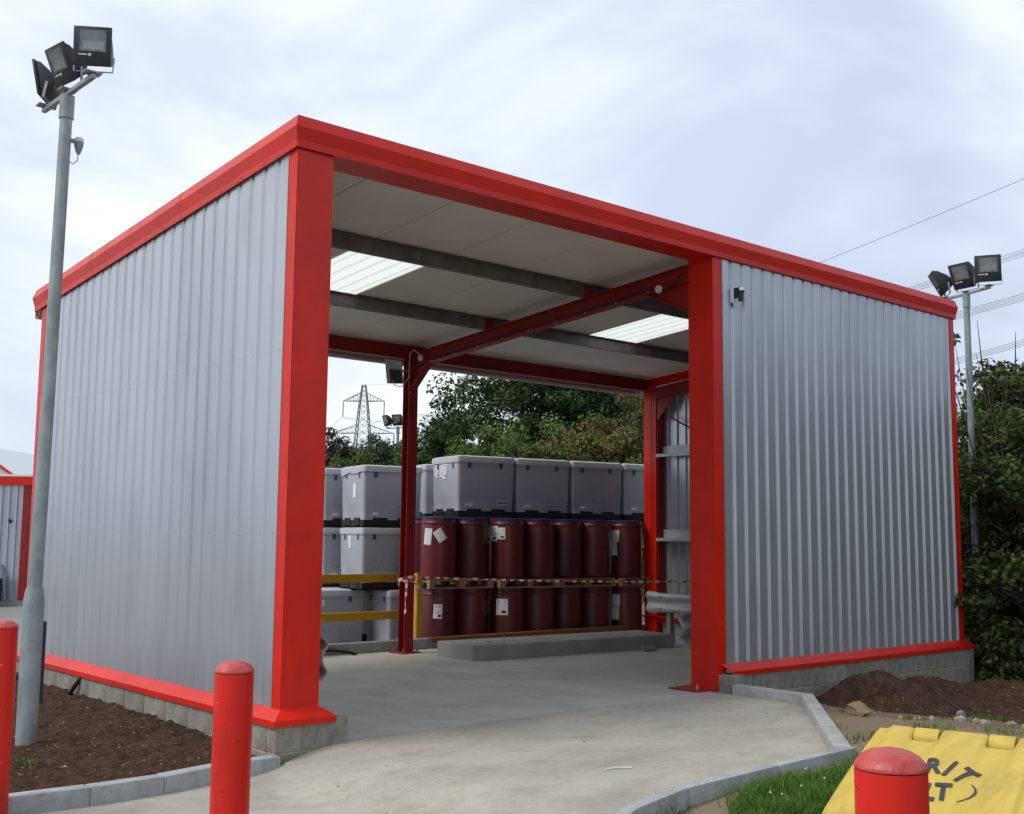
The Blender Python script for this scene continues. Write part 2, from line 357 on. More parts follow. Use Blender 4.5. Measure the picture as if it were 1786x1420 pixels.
root = struct(bpy.data.objects.new('floor', None)); C.objects.link(root)
for (x0, x1, y0, y1) in ((.09, 5.30, .0, 2.60), (5.312, 10.6, 0.09, 2.60), (.09, 5.30, 2.612, 5.97), (5.312, 10.6, 2.612, 5.97)):
    o = slab_panel('slab_panel', [(x0, y0), (x1, y0), (x1, y1), (x0, y1)], zs, SLAB); o.parent = root
apr = slab_panel('pavement', APOLY, za, APRON, cuts=[-.6, -.4, -.2, 0, .2, .4, .54]); struct(apr)
# yard to the left and behind
def zy(x, y): return -.165 - .17 * sm((y - 3) / 4)
v = []; ax = [-160, -100, -60, -40, -25, -14, -9, -6, -4, -2.62, -.12, 3, 7, 10.6, 13, 16]; ay = [-13, -5, -.14, 1, 2, 3, 4, 5, 6.14, 7, 8, 12, 20, 30, 45, 80]
for y in ay:
    for x in ax: v.append((x, y, zy(x, y)))
nx = len(ax); f = []
for j in range(len(ay) - 1):
    for i in range(nx - 1):
        xc, yc = (ax[i] + ax[i + 1]) / 2, (ay[j] + ay[j + 1]) / 2
        if (-.12 < xc and yc < 6.14) or (xc > -14 and yc < -.14) or (-.12 > xc > -2.62 and -.14 < yc < 7): continue
        f.append((j * nx + i, j * nx + i + 1, (j + 1) * nx + i + 1, (j + 1) * nx + i))
struct(mesh_obj('yard', v, f, YARD))

def kerb(name, pts, top, wdt, foot, L_=.9, out_side=1):
    """kerb stones laid end to end along pts; pts is the outer top edge"""
    root = struct(bpy.data.objects.new(name, None)); C.objects.link(root)
    P = [Vector((*p, 0)) for p in pts]
    nrm = []
    for i in range(len(P)):
        a = (P[i] - P[i - 1]).normalized() if i else (P[1] - P[0]).normalized()
        b = (P[i + 1] - P[i]).normalized() if i < len(P) - 1 else a
        na = Vector((-a.y, a.x, 0)) * out_side; nb = Vector((-b.y, b.x, 0)) * out_side
        n = (na + nb).normalized(); nrm.append(n / max(.5, n.dot(na)))
    for i in range(len(P) - 1):
        seg = (P[i + 1] - P[i]).length; n = max(1, round(seg / L_))
        for k in range(n):
            g = .004 / seg
            t0 = k / n + (g if k else 0.0008); t1 = (k + 1) / n - (g if k < n - 1 else 0.0008)
            q = []
            for t in (t0, t1):
                o_ = P[i].lerp(P[i + 1], t); nn = nrm[i].lerp(nrm[i + 1], t); q.append((o_, o_ + nn * wdt))
            ff = lambda p: foot(p.x, p.y)
            tf = lambda p: top(p.x, p.y) + random.uniform(-.003, .003)
            pts8 = [(q[0][0].x, q[0][0].y, ff(q[0][0])), (q[1][0].x, q[1][0].y, ff(q[1][0])), (q[1][1].x, q[1][1].y, ff(q[1][1])), (q[0][1].x, q[0][1].y, ff(q[0][1])),
                    (q[0][0].x, q[0][0].y, tf(q[0][0])), (q[1][0].x, q[1][0].y, tf(q[1][0])), (q[1][1].x, q[1][1].y, tf(q[1][1])), (q[0][1].x, q[0][1].y, tf(q[0][1]))]
            MB().hexa(pts8).build('kerb_stone', KERB, root, bevel=.012, segs=2)
    return root
kerb('kerb', [(5.33, -.19), (5.30, -1.12), (3.04, -3.0)], lambda x, y: .10 + za(x, y), .13, lambda x, y: -.32, out_side=-1)
kerb('kerb', [(3.06, -3.03), (1.04, -3.14), (.42, -3.30), (-.85, -3.74), (-2.4, -4.62), (-3.33, -6.05)],
     lambda x, y: .10 + za(x, y), .085, lambda x, y: -.32, out_side=-1)
kerb('kerb', [(-.07, -.03), (-.55, -.05), (-1.05, -.17), (-1.55, -.20), (-2.6, -.12)], lambda x, y: -.03 + .0 * x, .12, lambda x, y: -.3, L_=.55, out_side=1)

# ---------------------------------------------------------------- block walls
BW, BH, BT = .437, .212, .14
def block_wall(label, runs):
    root = thing('block_wall', label, 'wall')
    protos = {}
    for (axis, fixed, a, b, ztop, courses, sgn, off) in runs:
        # axis 'y': wall runs along y, outer face at x=fixed ; core is mortar slightly recessed
        z0 = ztop - .225 * courses
        c = MB()
        if axis == 'y': c.box(fixed + .004, fixed + BT - .012, a + .004, b - .004, z0, ztop - .012)
        else: c.box(a + .004, b - .004, fixed + .004, fixed + BT - .012, z0, ztop - .012)
        c.build('mortar', MORT, root)
        for k in range(courses):
            z1 = ztop - .225 * k; s = a - (0.225 if (k + off) % 2 else 0)
            while s < b - .03:
                s0, s1 = max(s, a), min(s + BW, b)
                if s1 - s0 > .04:
                    j = random.uniform(0, .003); ln = round(s1 - s0, 3); key = (axis, ln)
                    if key not in protos:
                        m_ = MB().box(0, BT, 0, ln, -BH, 0) if axis == 'y' else MB().box(0, ln, 0, BT, -BH, 0)
                        o = m_.build('block', BLOCK, root, bevel=.006, segs=1); protos[key] = o
                    else:
                        o = inst(protos[key], root, (0, 0, 0), name='block')
                    o.location = (fixed - j, s0, z1) if axis == 'y' else (s0, fixed - j, z1)
                s += .45
    return root
block_wall('low grey block plinth wall under the left wall of the red shelter, with a stub end at the front column',
           [('y', -.085, .055, 6.12, .19, 3, 1, 0), ('x', -.085, -.085, .555, .19, 2, 1, 1)])
block_wall('low grey block plinth wall under the right front wall, behind the soil heap',
           [('x', -.085, 5.70, 10.55, .175, 5, 1, 0), ('x', -.085, 5.455, 5.69, .175, 1, 1, 0)])
block_wall('low grey block wall inside the right end of the shelter, behind the crash barrier',
           [('y', W + .15, .06, 5.95, .27, 2, 1, 0)])
b_ = MB().box(5.22, 5.45, -.16, .10, -.06, .18).build('block', BLOCK, bevel=.012, segs=2)
b_.name = 'loose_block'; tag(b_, 'single rough block end standing against the foot of the right front column', 'block')

# ---------------------------------------------------------------- the shelter
SH = thing('open_shelter', 'open fronted steel shelter with red frame and silver ribbed walls on a concrete slab', 'shelter')
def Hc(y): return 4.97 - .0752 * y
def roofz(y): return 4.855 - .077 * y
PROF = [(.024, 0), (.056, -.10), (.032, -.205), (.028, -.262)]
# cap flashings
def cap(side):
    m = MB()
    inner = [(-.12, -.03)]
    pr = PROF + [(.0, -.262), (.0, -.21)]
    def pt(o, dz, cor):
        if cor == 'FL': return (-o, -o, Hc(0) + dz)
        if cor == 'FR': return (W + o, -o, Hc(0) + dz)
        if cor == 'BL': return (-o, D + .20, Hc(D + .2) + dz)
        if cor == 'BR': return (W + o, D + .20, Hc(D + .2) + dz)
    a, b = {'front': ('FL', 'FR'), 'left': ('FL', 'BL'), 'right': ('FR', 'BR')}[side]
    full = [(-.14, -.02)] + PROF + [(.022, -.262)] + [(.018, -.205), (.05, -.10), (.012, -.012)]
    A = [pt(o, z, a) for o, z in full]; B = [pt(o, z, b) for o, z in full]
    n = len(A); m.add(A + B, [(i, (i + 1) % n, (i + 1) % n + n, i + n) for i in range(n)])
    # end cap at back
    if side != 'front': m.add([pt(o, z, b) for o, z in ((-.12, -.02), (.02, 0), (.062, -.10), (.026, -.22), (-.12, -.26))], [(0, 1, 2, 3, 4)])
    m.build('cap_flashing', RED, SH)
for s in ('front', 'left', 'right'): cap(s)
def cap_lap(side, t0):
    full = [(o + .0018, z - (.0018 if i == 3 else 0)) for i, (o, z) in enumerate(PROF)]
    full = full + [(o - .004, z) for o, z in reversed(full)]
    def pt(o, dz, t): return (t, -o, Hc(0) + dz) if side == 'front' else (-o, t, Hc(t) + dz)
    A = [pt(o, z, t0) for o, z in full]; B = [pt(o, z, t0 + .07) for o, z in full]; n = len(A)
    MB().add(A + B, [(i, (i + 1) % n, (i + 1) % n + n, i + n) for i in range(n)] + [tuple(range(n)), tuple(range(n, 2 * n))]).build('flashing_lap', RED, SH)
for t0 in (2.62, 5.60, 8.3): cap_lap('front', t0)
for t0 in (2.1, 4.3): cap_lap('left', t0)
# rivets along flashing
rv = MB().lathe([(.011, 0), (.011, .003), (.006, .007)], 8).build('rivet', REDP, SH)
rv.location = (-.0265, .5, Hc(.5) - .235); rv.rotation_euler = (0, -PI / 2, 0)
for k in range(1, 14):
    y = .5 + k * .40; inst(rv, SH, (-.0265, y, Hc(y) - .235), (0, -PI / 2, 0), 'rivet')
for k in range(13): inst(rv, SH, (5.62 + k * .39, -.0265, Hc(0) - .235), (PI / 2, 0, 0), 'rivet')
# front fascia beam (below cap, over opening and columns)
def bx(name, m, *a, bevel=.003, segs=1, parent=None): return MB().box(*a).build(name, m, parent or SH, bevel=bevel, segs=segs)
bx('front_beam', RED, 0.002, 5.355, .001, .33, 4.715, 4.78)
MB().box(.004, 5.353, .003, .02, 4.778, 4.92).build('beam_fascia', RED, SH)
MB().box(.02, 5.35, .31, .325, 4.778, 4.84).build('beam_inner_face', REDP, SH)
# fascia vertical joint, slightly proud cover strip
bx('joint_cover', RED, 2.60, 2.72, -.0015, .004, 4.7135, 4.775, bevel=0)
# front columns as folded cladding boxes
MB().box(.0, .333, .0, .132, .06, 4.713).box(.05, .3325, .1325, .38, .06, 4.713).build('column', RED, SH)
bx('column', RED, 5.20, 5.355, 0.0, .355, .005, 4.713)
# column splice line
for zc in (2.05, 3.55): bx('splice_strip', RED, -.0042, .334, -.0012, .13, zc, zc + .0018, bevel=0)
bx('splice_strip', RED, 5.1988, 5.3562, -.0012, .2, 3.2, 3.2018, bevel=0)
bp = bx('base_plate', REDP, 5.02, 5.40, .12, .52, -.004, .018)
for (x_, y_) in ((5.08, .17), (5.08, .47), (5.34, .47)):
    MB().lathe([(.014, .018), (.014, .055), (.008, .056), (.008, .075)], 6, (x_, y_)).build('anchor_bolt', GALV, bp)
# corner strips on cladding
MB().box(-.003, .002, .0, .135, .27, 4.72).build('corner_flashing', RED, SH)
MB().hexa([(-.003, D - .13, .27), (.02, D - .13, .27), (.02, D + .003, .27), (-.003, D + .003, .27), (-.003, D - .13, Hc(D) - .22), (.02, D - .13, Hc(D) - .22), (.02, D + .003, Hc(D) - .22), (-.003, D + .003, Hc(D) - .22)]).build('corner_flashing', RED, SH)
MB().box(W - .12, W + .003, -.003, .02, .27, 4.74).build('corner_flashing', RED, SH)
MB().box(W - .01, W + .003, .02, .14, .27, 4.74).build('corner_flashing', RED, SH)
# edge trim lines
MB().box(-.006, .004, .135, .143, .27, 4.72).build('edge_trim', GALV, SH)
MB().box(5.355, 5.364, -.004, .01, .27, 4.72).build('edge_trim', GALV, SH)

def corr(name, o, u, nrm, width, z0, ztop, pitch, m, first=.0, depth=.030):
    """one profiled sheet: wide outer crests with narrow valleys"""
    o, u, nrm = Vector(o), Vector(u), Vector(nrm); s = []; t = 0.0; n = round(width / pitch)
    cw = pitch - .088
    for k in range(n):
        a = k * pitch
        s += [(a, 0), (a + cw, 0), (a + cw + .022, depth), (a + cw + .066, depth)]
    s += [(n * pitch, 0)]
    v = []
    for (t, d) in s:
        p = o + u * t - nrm * d; zt = ztop(p); v.append((p.x, p.y, z0)); v.append((p.x, p.y, zt))
    for (t, d) in reversed(s):
        p = o + u * t - nrm * (d + .0012); zt = ztop(p); v.append((p.x, p.y, z0)); v.append((p.x, p.y, zt))
    k = len(v) // 2; f = [(2 * i, 2 * ((i + 1) % k), 2 * ((i + 1) % k) + 1, 2 * i + 1) for i in range(k)]
    b = MB(); b.add(v, f); return b.build(name, m, SH)
# left wall: sheets 5 ribs each of 0.2214
p_ = .222; y = .14
for k in range(5):
    n_ = 5
    corr('cladding_sheet', (-.0 + (.0006 if k % 2 else 0), y, 0), (0, 1, 0), (-1, 0, 0), n_ * p_, .262, lambda p: Hc(p.y) - .12, p_, SILV, depth=.013); y += n_ * p_
corr('cladding_sheet', (.0006, y, 0), (0, 1, 0), (-1, 0, 0), p_, .262, lambda p: Hc(p.y) - .12, p_, SILV, depth=.013)
# right front wall
p2 = .1984; x = 5.366
for k in range(5):
    corr('cladding_sheet', (x, .0 + (.0006 if k % 2 else 0), 0), (1, 0, 0), (0, -1, 0), 5 * p2, .262, lambda p: Hc(p.y) - .12, p2, SILV); x += 5 * p2
# right side wall (seen from inside)
for k in range(6):
    corr('cladding_sheet', (W + .24 + (.0006 if k % 2 else 0), .15 + k * .96, 0), (0, 1, 0), (1, 0, 0), 5 * .192, .262, lambda p: Hc(p.y) - .12, .192, SILV)

# screw heads on the crests at each rail
sc_ = MB()
def screw(p, n):
    p = Vector(p); n = Vector(n); a = Vector((0, 0, 1)) * .006; b = n.cross(Vector((0, 0, 1))) * .006
    sc_.add([p + a, p + b, p - a, p - b, p + n * .004], [(0, 1, 4), (1, 2, 4), (2, 3, 4), (3, 0, 4)])
for z_ in (1.62, 3.08):
    for k in range(25): screw((5.366 + k * p2 + .055, -.0008, z_), (0, -1, 0))
    for k in range(26): screw((-.0008, .14 + k * p_ + .06, z_), (-1, 0, 0))
o = sc_.build('screw_heads', GALVD, SH); o['kind'] = 'stuff'
# sill flashings
def sill(A, B, nrm, m0=1, m1=1, zt=.285, zf=.215, zl=.168, pr=.105):
    A, B, nrm = Vector(A), Vector(B), Vector(nrm); d = (B - A).normalized(); P = []
    for (P0, s, mt) in ((A, -1, m0), (B, 1, m1)):
        prof = [(0, zt), (pr, zf), (pr, zl), (pr - .008, zl), (pr - .008, zf - .010), (0, zt - .012)]
        P.append([(P0 + nrm * o_ + d * s * mt * o_ + Vector((0, 0, z_))) for o_, z_ in prof])
    n = 6; b = MB(); b.add(P[0] + P[1], [(i, (i + 1) % n, (i + 1) % n + n, i + n) for i in range(n)] + [(0, 1, 2, 3, 4, 5), (11, 10, 9, 8, 7, 6)])
    return b.build('sill_flashing', RED, SH)
sill((0, 0, 0), (0, D + .02, 0), (-1, 0, 0), 1, 0)
sill((0, 0, 0), (.333, 0, 0), (0, -1, 0), 1, 1)
sill((.333, 0, 0), (.333, .38, 0), (1, 0, 0), 1, 0)
sill((5.27, 0, 0), (W, 0, 0), (0, -1, 0), -.8, 1)
sill((W, 0, 0), (W, D, 0), (1, 0, 0), 1, 0)

# frame inside
def ibeam(name, a, b, depth, width, up, m, parent=SH):
    a, b, up = Vector(a), Vector(b), Vector(up); d = (b - a).normalized(); sx = d.cross(up).normalized(); up = sx.cross(d).normalized()
    mb = MB(); tf = .011
    mb.bar(a + up * (depth / 2 - tf / 2), b + up * (depth / 2 - tf / 2), width, tf, up); mb.bar(a - up * (depth / 2 - tf / 2), b - up * (depth / 2 - tf / 2), width, tf, up)
    mb.bar(a, b, .009, depth - 2 * tf, up)
    return mb.build(name, m, parent)
XR = 5.21
zt_ = lambda y: roofz(y) - .165
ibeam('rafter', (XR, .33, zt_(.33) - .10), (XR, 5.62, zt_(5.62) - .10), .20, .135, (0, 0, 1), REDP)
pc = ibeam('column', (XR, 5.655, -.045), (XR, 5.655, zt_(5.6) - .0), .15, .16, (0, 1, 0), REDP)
bp2 = bx('base_plate', REDP, XR - .17, XR + .17, 5.655 - .17, 5.655 + .17, -.05, -.03)
for sx_ in (-.12, .12):
    for sy_ in (-.12, .12): MB().lathe([(.014, -.03), (.014, 0), (.008, .001), (.008, .03)], 6, (XR + sx_, 5.655 + sy_)).build('anchor_bolt', GALV, bp2)
def gusset(y0, z0, y1, z1, y2, z2, x=XR):
    return MB().prism(None, [(x - .006, y0, z0), (x - .006, y1, z1), (x - .006, y2, z2)], [(x + .006, y0, z0), (x + .006, y1, z1), (x + .006, y2, z2)]).build('gusset_plate', REDP, SH)
zb_ = lambda y: zt_(y) - .20
gusset(5.58, zb_(5.58), 5.20, zb_(5.20), 5.58, zb_(5.58) - .30)
gusset(.35, zb_(.35), .95, zb_(.95), .35, zb_(.35) - .32)
MB().bar((XR, 5.20, zb_(5.2)), (XR, 5.58, zb_(5.58) - .30), .13, .010, (0, 0, 1)).build('haunch_flange', REDP, SH)
MB().bar((XR, .95, zb_(.95)), (XR, .35, zb_(.35) - .32), .13, .010, (0, 0, 1)).build('haunch_flange', REDP, SH)
# flange bolts
bo = MB().lathe([(.010, 0), (.010, .008), (.006, .009)], 6).build('bolt', GIRT, SH); bo.location = (XR - .068, .9, zb_(.9) + .02); bo.rotation_euler = (0, -PI / 2, 0)
for k in range(1, 9): inst(bo, SH, (XR - .068, .9 + k * .52, zb_(.9 + k * .52) + .006), (0, -PI / 2, 0), 'bolt')
for (dx, z_) in ((-.05, 4.0), (.05, 4.0), (-.05, 3.7)): inst(bo, SH, (XR + dx, 5.578, z_), (PI / 2, 0, 0), 'bolt')
# side frames (end rafters)
for xx in (.13, W - .17):
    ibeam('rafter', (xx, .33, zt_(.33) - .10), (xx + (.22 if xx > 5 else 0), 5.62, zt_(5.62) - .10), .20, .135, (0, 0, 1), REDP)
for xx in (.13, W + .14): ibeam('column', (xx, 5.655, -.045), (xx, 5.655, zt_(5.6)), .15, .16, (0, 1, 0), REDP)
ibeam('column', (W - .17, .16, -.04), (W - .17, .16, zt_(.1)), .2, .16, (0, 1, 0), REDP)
# red corner cover on the back right post (facing the opening)
bx('corner_cover', RED, W + .06, W + .07, 5.62, D - .01, -.04, 4.25)
gusset(5.58, zb_(5.58), 5.15, zb_(5.15), 5.58, zb_(5.58) - .38, W + .05)
# bracing in right wall bay
MB().bar((W + .08, 5.35, 3.75), (W + .02, 2.9, 2.55), .012, .09, (1, 0, 0)).build('brace', REDP, SH)
MB().bar((W + .06, 4.75, .72), (W + .02, 2.9, 1.35), .012, .09, (1, 0, 0)).build('brace', REDP, SH)
for z_ in (3.08, 1.62):
    b = MB(); b.box(W - .02, W + .17, .2, 5.56, z_ + .0, z_ + .004); b.box(W + .17, W + .174, .2, 5.56, z_ - .0, z_ + .15); b.box(W - .02, W - .016, .2, 5.56, z_ - .05, z_ - .001); b.build('side_rail', GIRT, SH)
# purlins
def purlin(y, seed=0):
    b = MB(); z1 = roofz(y) - .004
    b.box(.05, W - .05, y, y + .003, z1 - .158, z1 - .002); b.box(.05, W - .05, y - .06, y, z1 - .004, z1 - .001); b.box(.05, W - .05, y + .003, y + .058, z1 - .158, z1 - .155)
    b.box(.05, W - .05, y + .055, y + .058, z1 - .155, z1 - .14)
    o = b.build('purlin', GALVD, SH)
    for xx in (2.62, 7.9):
        for dz in (.045, .10):
            i_ = inst(bo, o, (xx, y - .001, z1 - dz), (PI / 2, 0, 0), 'bolt'); i_.scale = (1.2, 1.2, .5)
    c = MB().box(XR - .07, XR + .07, y - .012, y - .0005, z1 - .16, z1 - .006).build('purlin_cleat', REDP, SH)
for y in (1.95, 3.86): purlin(y)
# eaves beams at the back
bb = MB(); zr = roofz(5.7)
bb.box(.05, W + .2, 5.735, 5.75, zr - .215, zr - .002); bb.box(.05, W + .2, 5.67, 5.735, zr - .215, zr - .205); bb.box(.05, W + .2, 5.75, 5.80, zr - .215, zr - .205)
bb.build('eaves_beam', REDP, SH)
ev = MB(); z9 = Hc(D + .2)
ev.box(-.02, W + .22, D + .19, D + .20, z9 - .345, z9 - .01); ev.box(-.02, W + .22, D + .10, D + .19, z9 - .345, z9 - .335)
ev.box(-.02, W + .22, D + .06, D + .068, z9 - .325, z9 - .10); ev.build('eaves_flashing', PINK, SH)
# roof panels, 1 m wide, with microrib underside; rooflights in two of them
def panel(x0, x1, y0, y1):
    v = []; n = 16; b = MB(); wv = (x1 - x0 - .012) / n
    # underside with shallow ribs
    pts = []
    for i in range(n):
        a = x0 + .006 + i * wv; pts += [(a, 0), (a + wv * .55, 0), (a + wv * .7, .0022), (a + wv * .85, .0022)]
    pts.append((x0 + .006 + n * wv, 0))
    for (x_, d) in pts: v += [(x_, y0, roofz(y0) + d), (x_, y1, roofz(y1) + d)]
    m_ = len(pts); b.add(v, [(2 * i, 2 * i + 1, 2 * i + 3, 2 * i + 2) for i in range(m_ - 1)])
    b.add([(x0 + .006, y0, roofz(y0)), (x1 - .006, y0, roofz(y0)), (x1 - .006, y1, roofz(y1)), (x0 + .006, y1, roofz(y1)),
           (x0, y0, roofz(y0) + .05), (x1, y0, roofz(y0) + .05), (x1, y1, roofz(y1) + .05), (x0, y1, roofz(y1) + .05)],
          [(4, 5, 6, 7), (0, 1, 5, 4), (1, 2, 6, 5), (2, 3, 7, 6), (3, 0, 4, 7)])
    return b.build('roof_panel', CEIL, SH)
def rooflight(x0, x1, y0, y1):
    v = []; pts = [(x0, 0)]
    for i in range(5):
        c = x0 + (i + .5) * (x1 - x0) / 5; pts += [(c - .045, 0), (c - .02, .013), (c + .02, .013), (c + .045, 0)]
    pts.append((x1, 0))
    for (x_, d) in pts: v += [(x_, y0, roofz(y0) + .012 + d), (x_, y1, roofz(y1) + .012 + d)]
    return mesh_obj('rooflight', v, [(2 * i, 2 * i + 1, 2 * i + 3, 2 * i + 2) for i in range(len(pts) - 1)], GRP, SH)
edges = [.03] + [1.03 + k * 1.01 for k in range(0, 10)] + []
edges[-1] = W - .03; RX = W + .2
for i in range(len(edges) - 1):
    x0, x1 = edges[i], edges[i + 1]
    if i in (2, 7):
        panel(x0, x1, .03, 1.95); rooflight(x0, x1, 1.93, 3.90); panel(x0, x1, 3.90, 6.02)
    else: panel(x0, x1, .03, 6.02)
# wiring on the rafter
pts = [(XR - .075, .40, 4.56), (XR - .078, .52, 4.44), (XR - .078, .7, 4.43), (XR - .075, 1.0, 4.47), (XR - .075, 1.3, zb_(1.3) + .03)] + [(XR - .075, 1.3 + k * .35, zb_(1.3 + k * .35) + .028 + (.01 if k % 2 else 0)) for k in range(1, 12)]
MB().tube(pts, .009, 5).build('cable', BLACKR, SH, smooth=True)
for (y_, z_) in ((.72, 4.44), (5.3, 4.17)):
    MB().lathe([(.0, 0), (.045, .0), (.045, .03), (.0, .035)], 14).build('junction_box', WHITE, SH, smooth=True, loc=(XR - .075, y_, z_)).rotation_euler = (0, -PI / 2, 0)
pts = [(XR - .09, 5.3, 4.2), (XR - .11, 5.42, 4.30), (XR - .12, 5.52, 4.26), (XR - .10, 5.56, 4.0), (XR - .10, 5.57, 3.9), (XR - .22, 5.56, 3.76), (XR - .33, 5.58, 3.77), (XR - .38, 5.6, 3.86)]
MB().tube(pts, .007, 5).build('cable', WHITE, SH, smooth=True)
MB().tube([(XR - .005, 5.576, 4.1), (XR - .005, 5.576, .0)], .004, 4).build('cable', REDP, SH)

# ---------------------------------------------------------------- floodlights and lamp posts
def flood_meshes(wd=.40, ht=.43, dp=.20):
    h = MB(); w2 = wd / 2
    # front frame: local +Y is the aim direction, origin at pivot low in the back
    h.box(-w2, w2, .0, .035, 0, ht)
    prof = [(0, .01), (-dp * .75, .05), (-dp, .14), (-dp * .72, ht * .62), (-dp * .28, ht * .9), (0, ht - .01)]
    A = [(-w2 + .02, y_, z_) for y_, z_ in prof]; B = [(w2 - .02, y_, z_) for y_, z_ in prof]; h.prism(None, A, B)
    g = MB().box(-w2 * .72, w2 * .66, .0355, .039, ht * .36, ht * .90)
    r = MB().box(-w2 * .60, w2 * .5, .0392, .0402, ht * .40, ht * .62)
    y = MB()
    for s in (-1, 1):
        y.bar((s * (w2 + .006), -.10, .13), (s * (w2 + .006), -.03, -.045), .006, .03, (0, 1, 0))
    y.box(-w2 - .009, w2 + .009, -.045, -.015, -.05, -.044)
    l = MB().box(w2 * .05, w2 * .2, .0352, .0362, ht * .25, ht * .31).box(w2 * .26, w2 * .72, .0352, .0362, ht * .265, ht * .295)
    return h, g, r, y, l
_fm = flood_meshes()
FP = [_fm[0].build('floodlight', LBLK, None, bevel=.012, segs=2), _fm[1].build('glass', LGLS), _fm[2].build('reflector', LSIL), _fm[3].build('bracket', GALV), _fm[4].build('badge', WHITE)]
FD = [o.data for o in FP]
for o in FP: bpy.data.objects.remove(o)
def flood(parent, loc, aim, tilt=-.42, sc=1, top=False, label=None):
    """aim = heading of the glass in radians from +Y towards +X"""
    o = bpy.data.objects.new('floodlight', FD[0]); C.objects.link(o); o.parent = parent; o.location = loc
    o.rotation_euler = (tilt, 0, -aim); o.scale = (sc,) * 3
    for d, n in zip(FD[1:], ('glass', 'reflector', 'bracket', 'badge')):
        c = bpy.data.objects.new(n, d); C.objects.link(c); c.parent = o
    return o
def lamp_post(label, loc, H_, base_h, rb, rs, bar, aims, group, lean=(0, 0), sc=1, tilts=(-.4, -.4, -.4)):
    t = thing('lamp_post', label, 'lamp post', loc, 0, group)
    lx, ly = lean
    MB().lathe([(rb, -.3), (rb, base_h - .10), (rb * .97, base_h - .08), (rs * 1.25, base_h)], 24).build('base_tube', POST, t, smooth=True)
    MB().tube([(0, 0, base_h - .02), (lx * .5, ly * .5, H_ * .5), (lx * .97, ly * .97, H_ - .18)], [rs * 1.1, rs, rs * .95], 20).build('shaft', POST, t, smooth=True)
    MB().tube([(lx * .97, ly * .97, H_ - .20), (lx, ly, H_)], rs * 1.15, 20).build('sleeve', POST, t, smooth=True)
    b = Vector(bar); c = Vector((lx, ly, H_ + .02))
    MB().bar(c - b / 2, c + b / 2, .042, .042).build('crossbar', GALV, t, bevel=.006)
    for s in (-1, 0, 1):
        MB().box(-.07, .07, -.05, .05, 0, .012).build('mounting_plate', GALV, t, loc=tuple(c + b * s * .5 * .93 + Vector((0, 0, .028))))
    for s, a, tl in zip((-1, 0, 1), aims, tilts):
        flood(t, tuple(c + b * s * .5 * .93 + Vector((0, 0, .09))), a, tl, sc)
    return t
G1 = 'lamp posts with three floodlights each'
def hd(x, y): return math.atan2(x, y)
lp = lamp_post('tall galvanised lamp post with three floodlights standing in the soil bed left of the shelter', (-1.29, 1.75, -.06), 5.38, 1.22, .082, .053,
          (.04, -1.08, 0), (hd(-.80, .60), hd(-.98, -.16), hd(-.55, -.83)), G1, lean=(.04, .0), sc=.76, tilts=(-.20, -.42, -.10))
MB().box(.062, .10, -.035, .035, .30, .95).build('door', LBLK, lp)
o = MB().box(-.02, .04, -.02, .02, -.02, .02).lathe([(.02, -.14), (.035, -.10), (.05, -.05), (.055, .0)], 14, (.085, 0)).build('photocell', POST, lp, smooth=True, loc=(.100, -.0, 5.0)); o.scale = (.75, .75, .75); o.location.x = .093
MB().lathe([(.052, 0), (.054, .03), (.04, .05)], 14, (.085, 0)).build('photocell_lens', WHITE, o, smooth=True)
MB().tube([(.085, 0, -.13), (.08, 0, -.22), (.03, 0, -.27), (-.01, 0, -.25)], .006, 5).build('photocell_cable', POST, o)
lamp_post('galvanised lamp post with three floodlights behind the right end of the shelter, among bushes', (12.20, .68, -.80), 6.22, 1.9, .085, .050,
          (-.36, -.95, 0), (hd(-.62, .78), hd(-.97, .15), hd(-.88, -.47)), G1, sc=.94, lean=(.0, 0), tilts=(-.50, -.40, -.12))
p = along(693, 42)
lamp_post('small distant lamp post with three floodlights seen above the grey crates behind the shelter', (p[0], p[1], -.4), 6.0, 1.6, .085, .055,
          (.30, -1.0, 0), (hd(-.8, .1), hd(-.9, -.45), hd(-.5, -.86)), G1, tilts=(-.3, -.3, -.1))
# floodlight on the middle back post
fl = thing('floodlight', 'grey backed floodlight bolted to the left of the middle rear post', 'floodlight', (4.93, 5.64, 3.96), 0)
fl.rotation_euler = (0, 0, 0)
q = [(-.16, -.10, .20), (.12, -.17, .17), (.17, -.02, -.16), (-.10, .05, -.17)]
def plate(q, th, name, m, par):
    q = [Vector(v) for v in q]; n = (q[1] - q[0]).cross(q[3] - q[0]).normalized() * th
    return MB().hexa([tuple(v) for v in q] + [tuple(v + n) for v in q]).build(name, m, par, bevel=.008)
plate([(-.17, .04, .20), (.03, -.11, .165), (.10, -.06, -.15), (-.09, .09, -.15)], .03, 'face_frame', GIRT, fl)
plate([(-.08, .04, .06), (.06, -.06, .05), (.10, -.03, -.13), (-.04, .07, -.13)], -.12, 'housing', LBLK, fl)
MB().bar((-.04, .0, .02), (.24, -.02, .06), .05, .035).build('arm', GALV, fl)
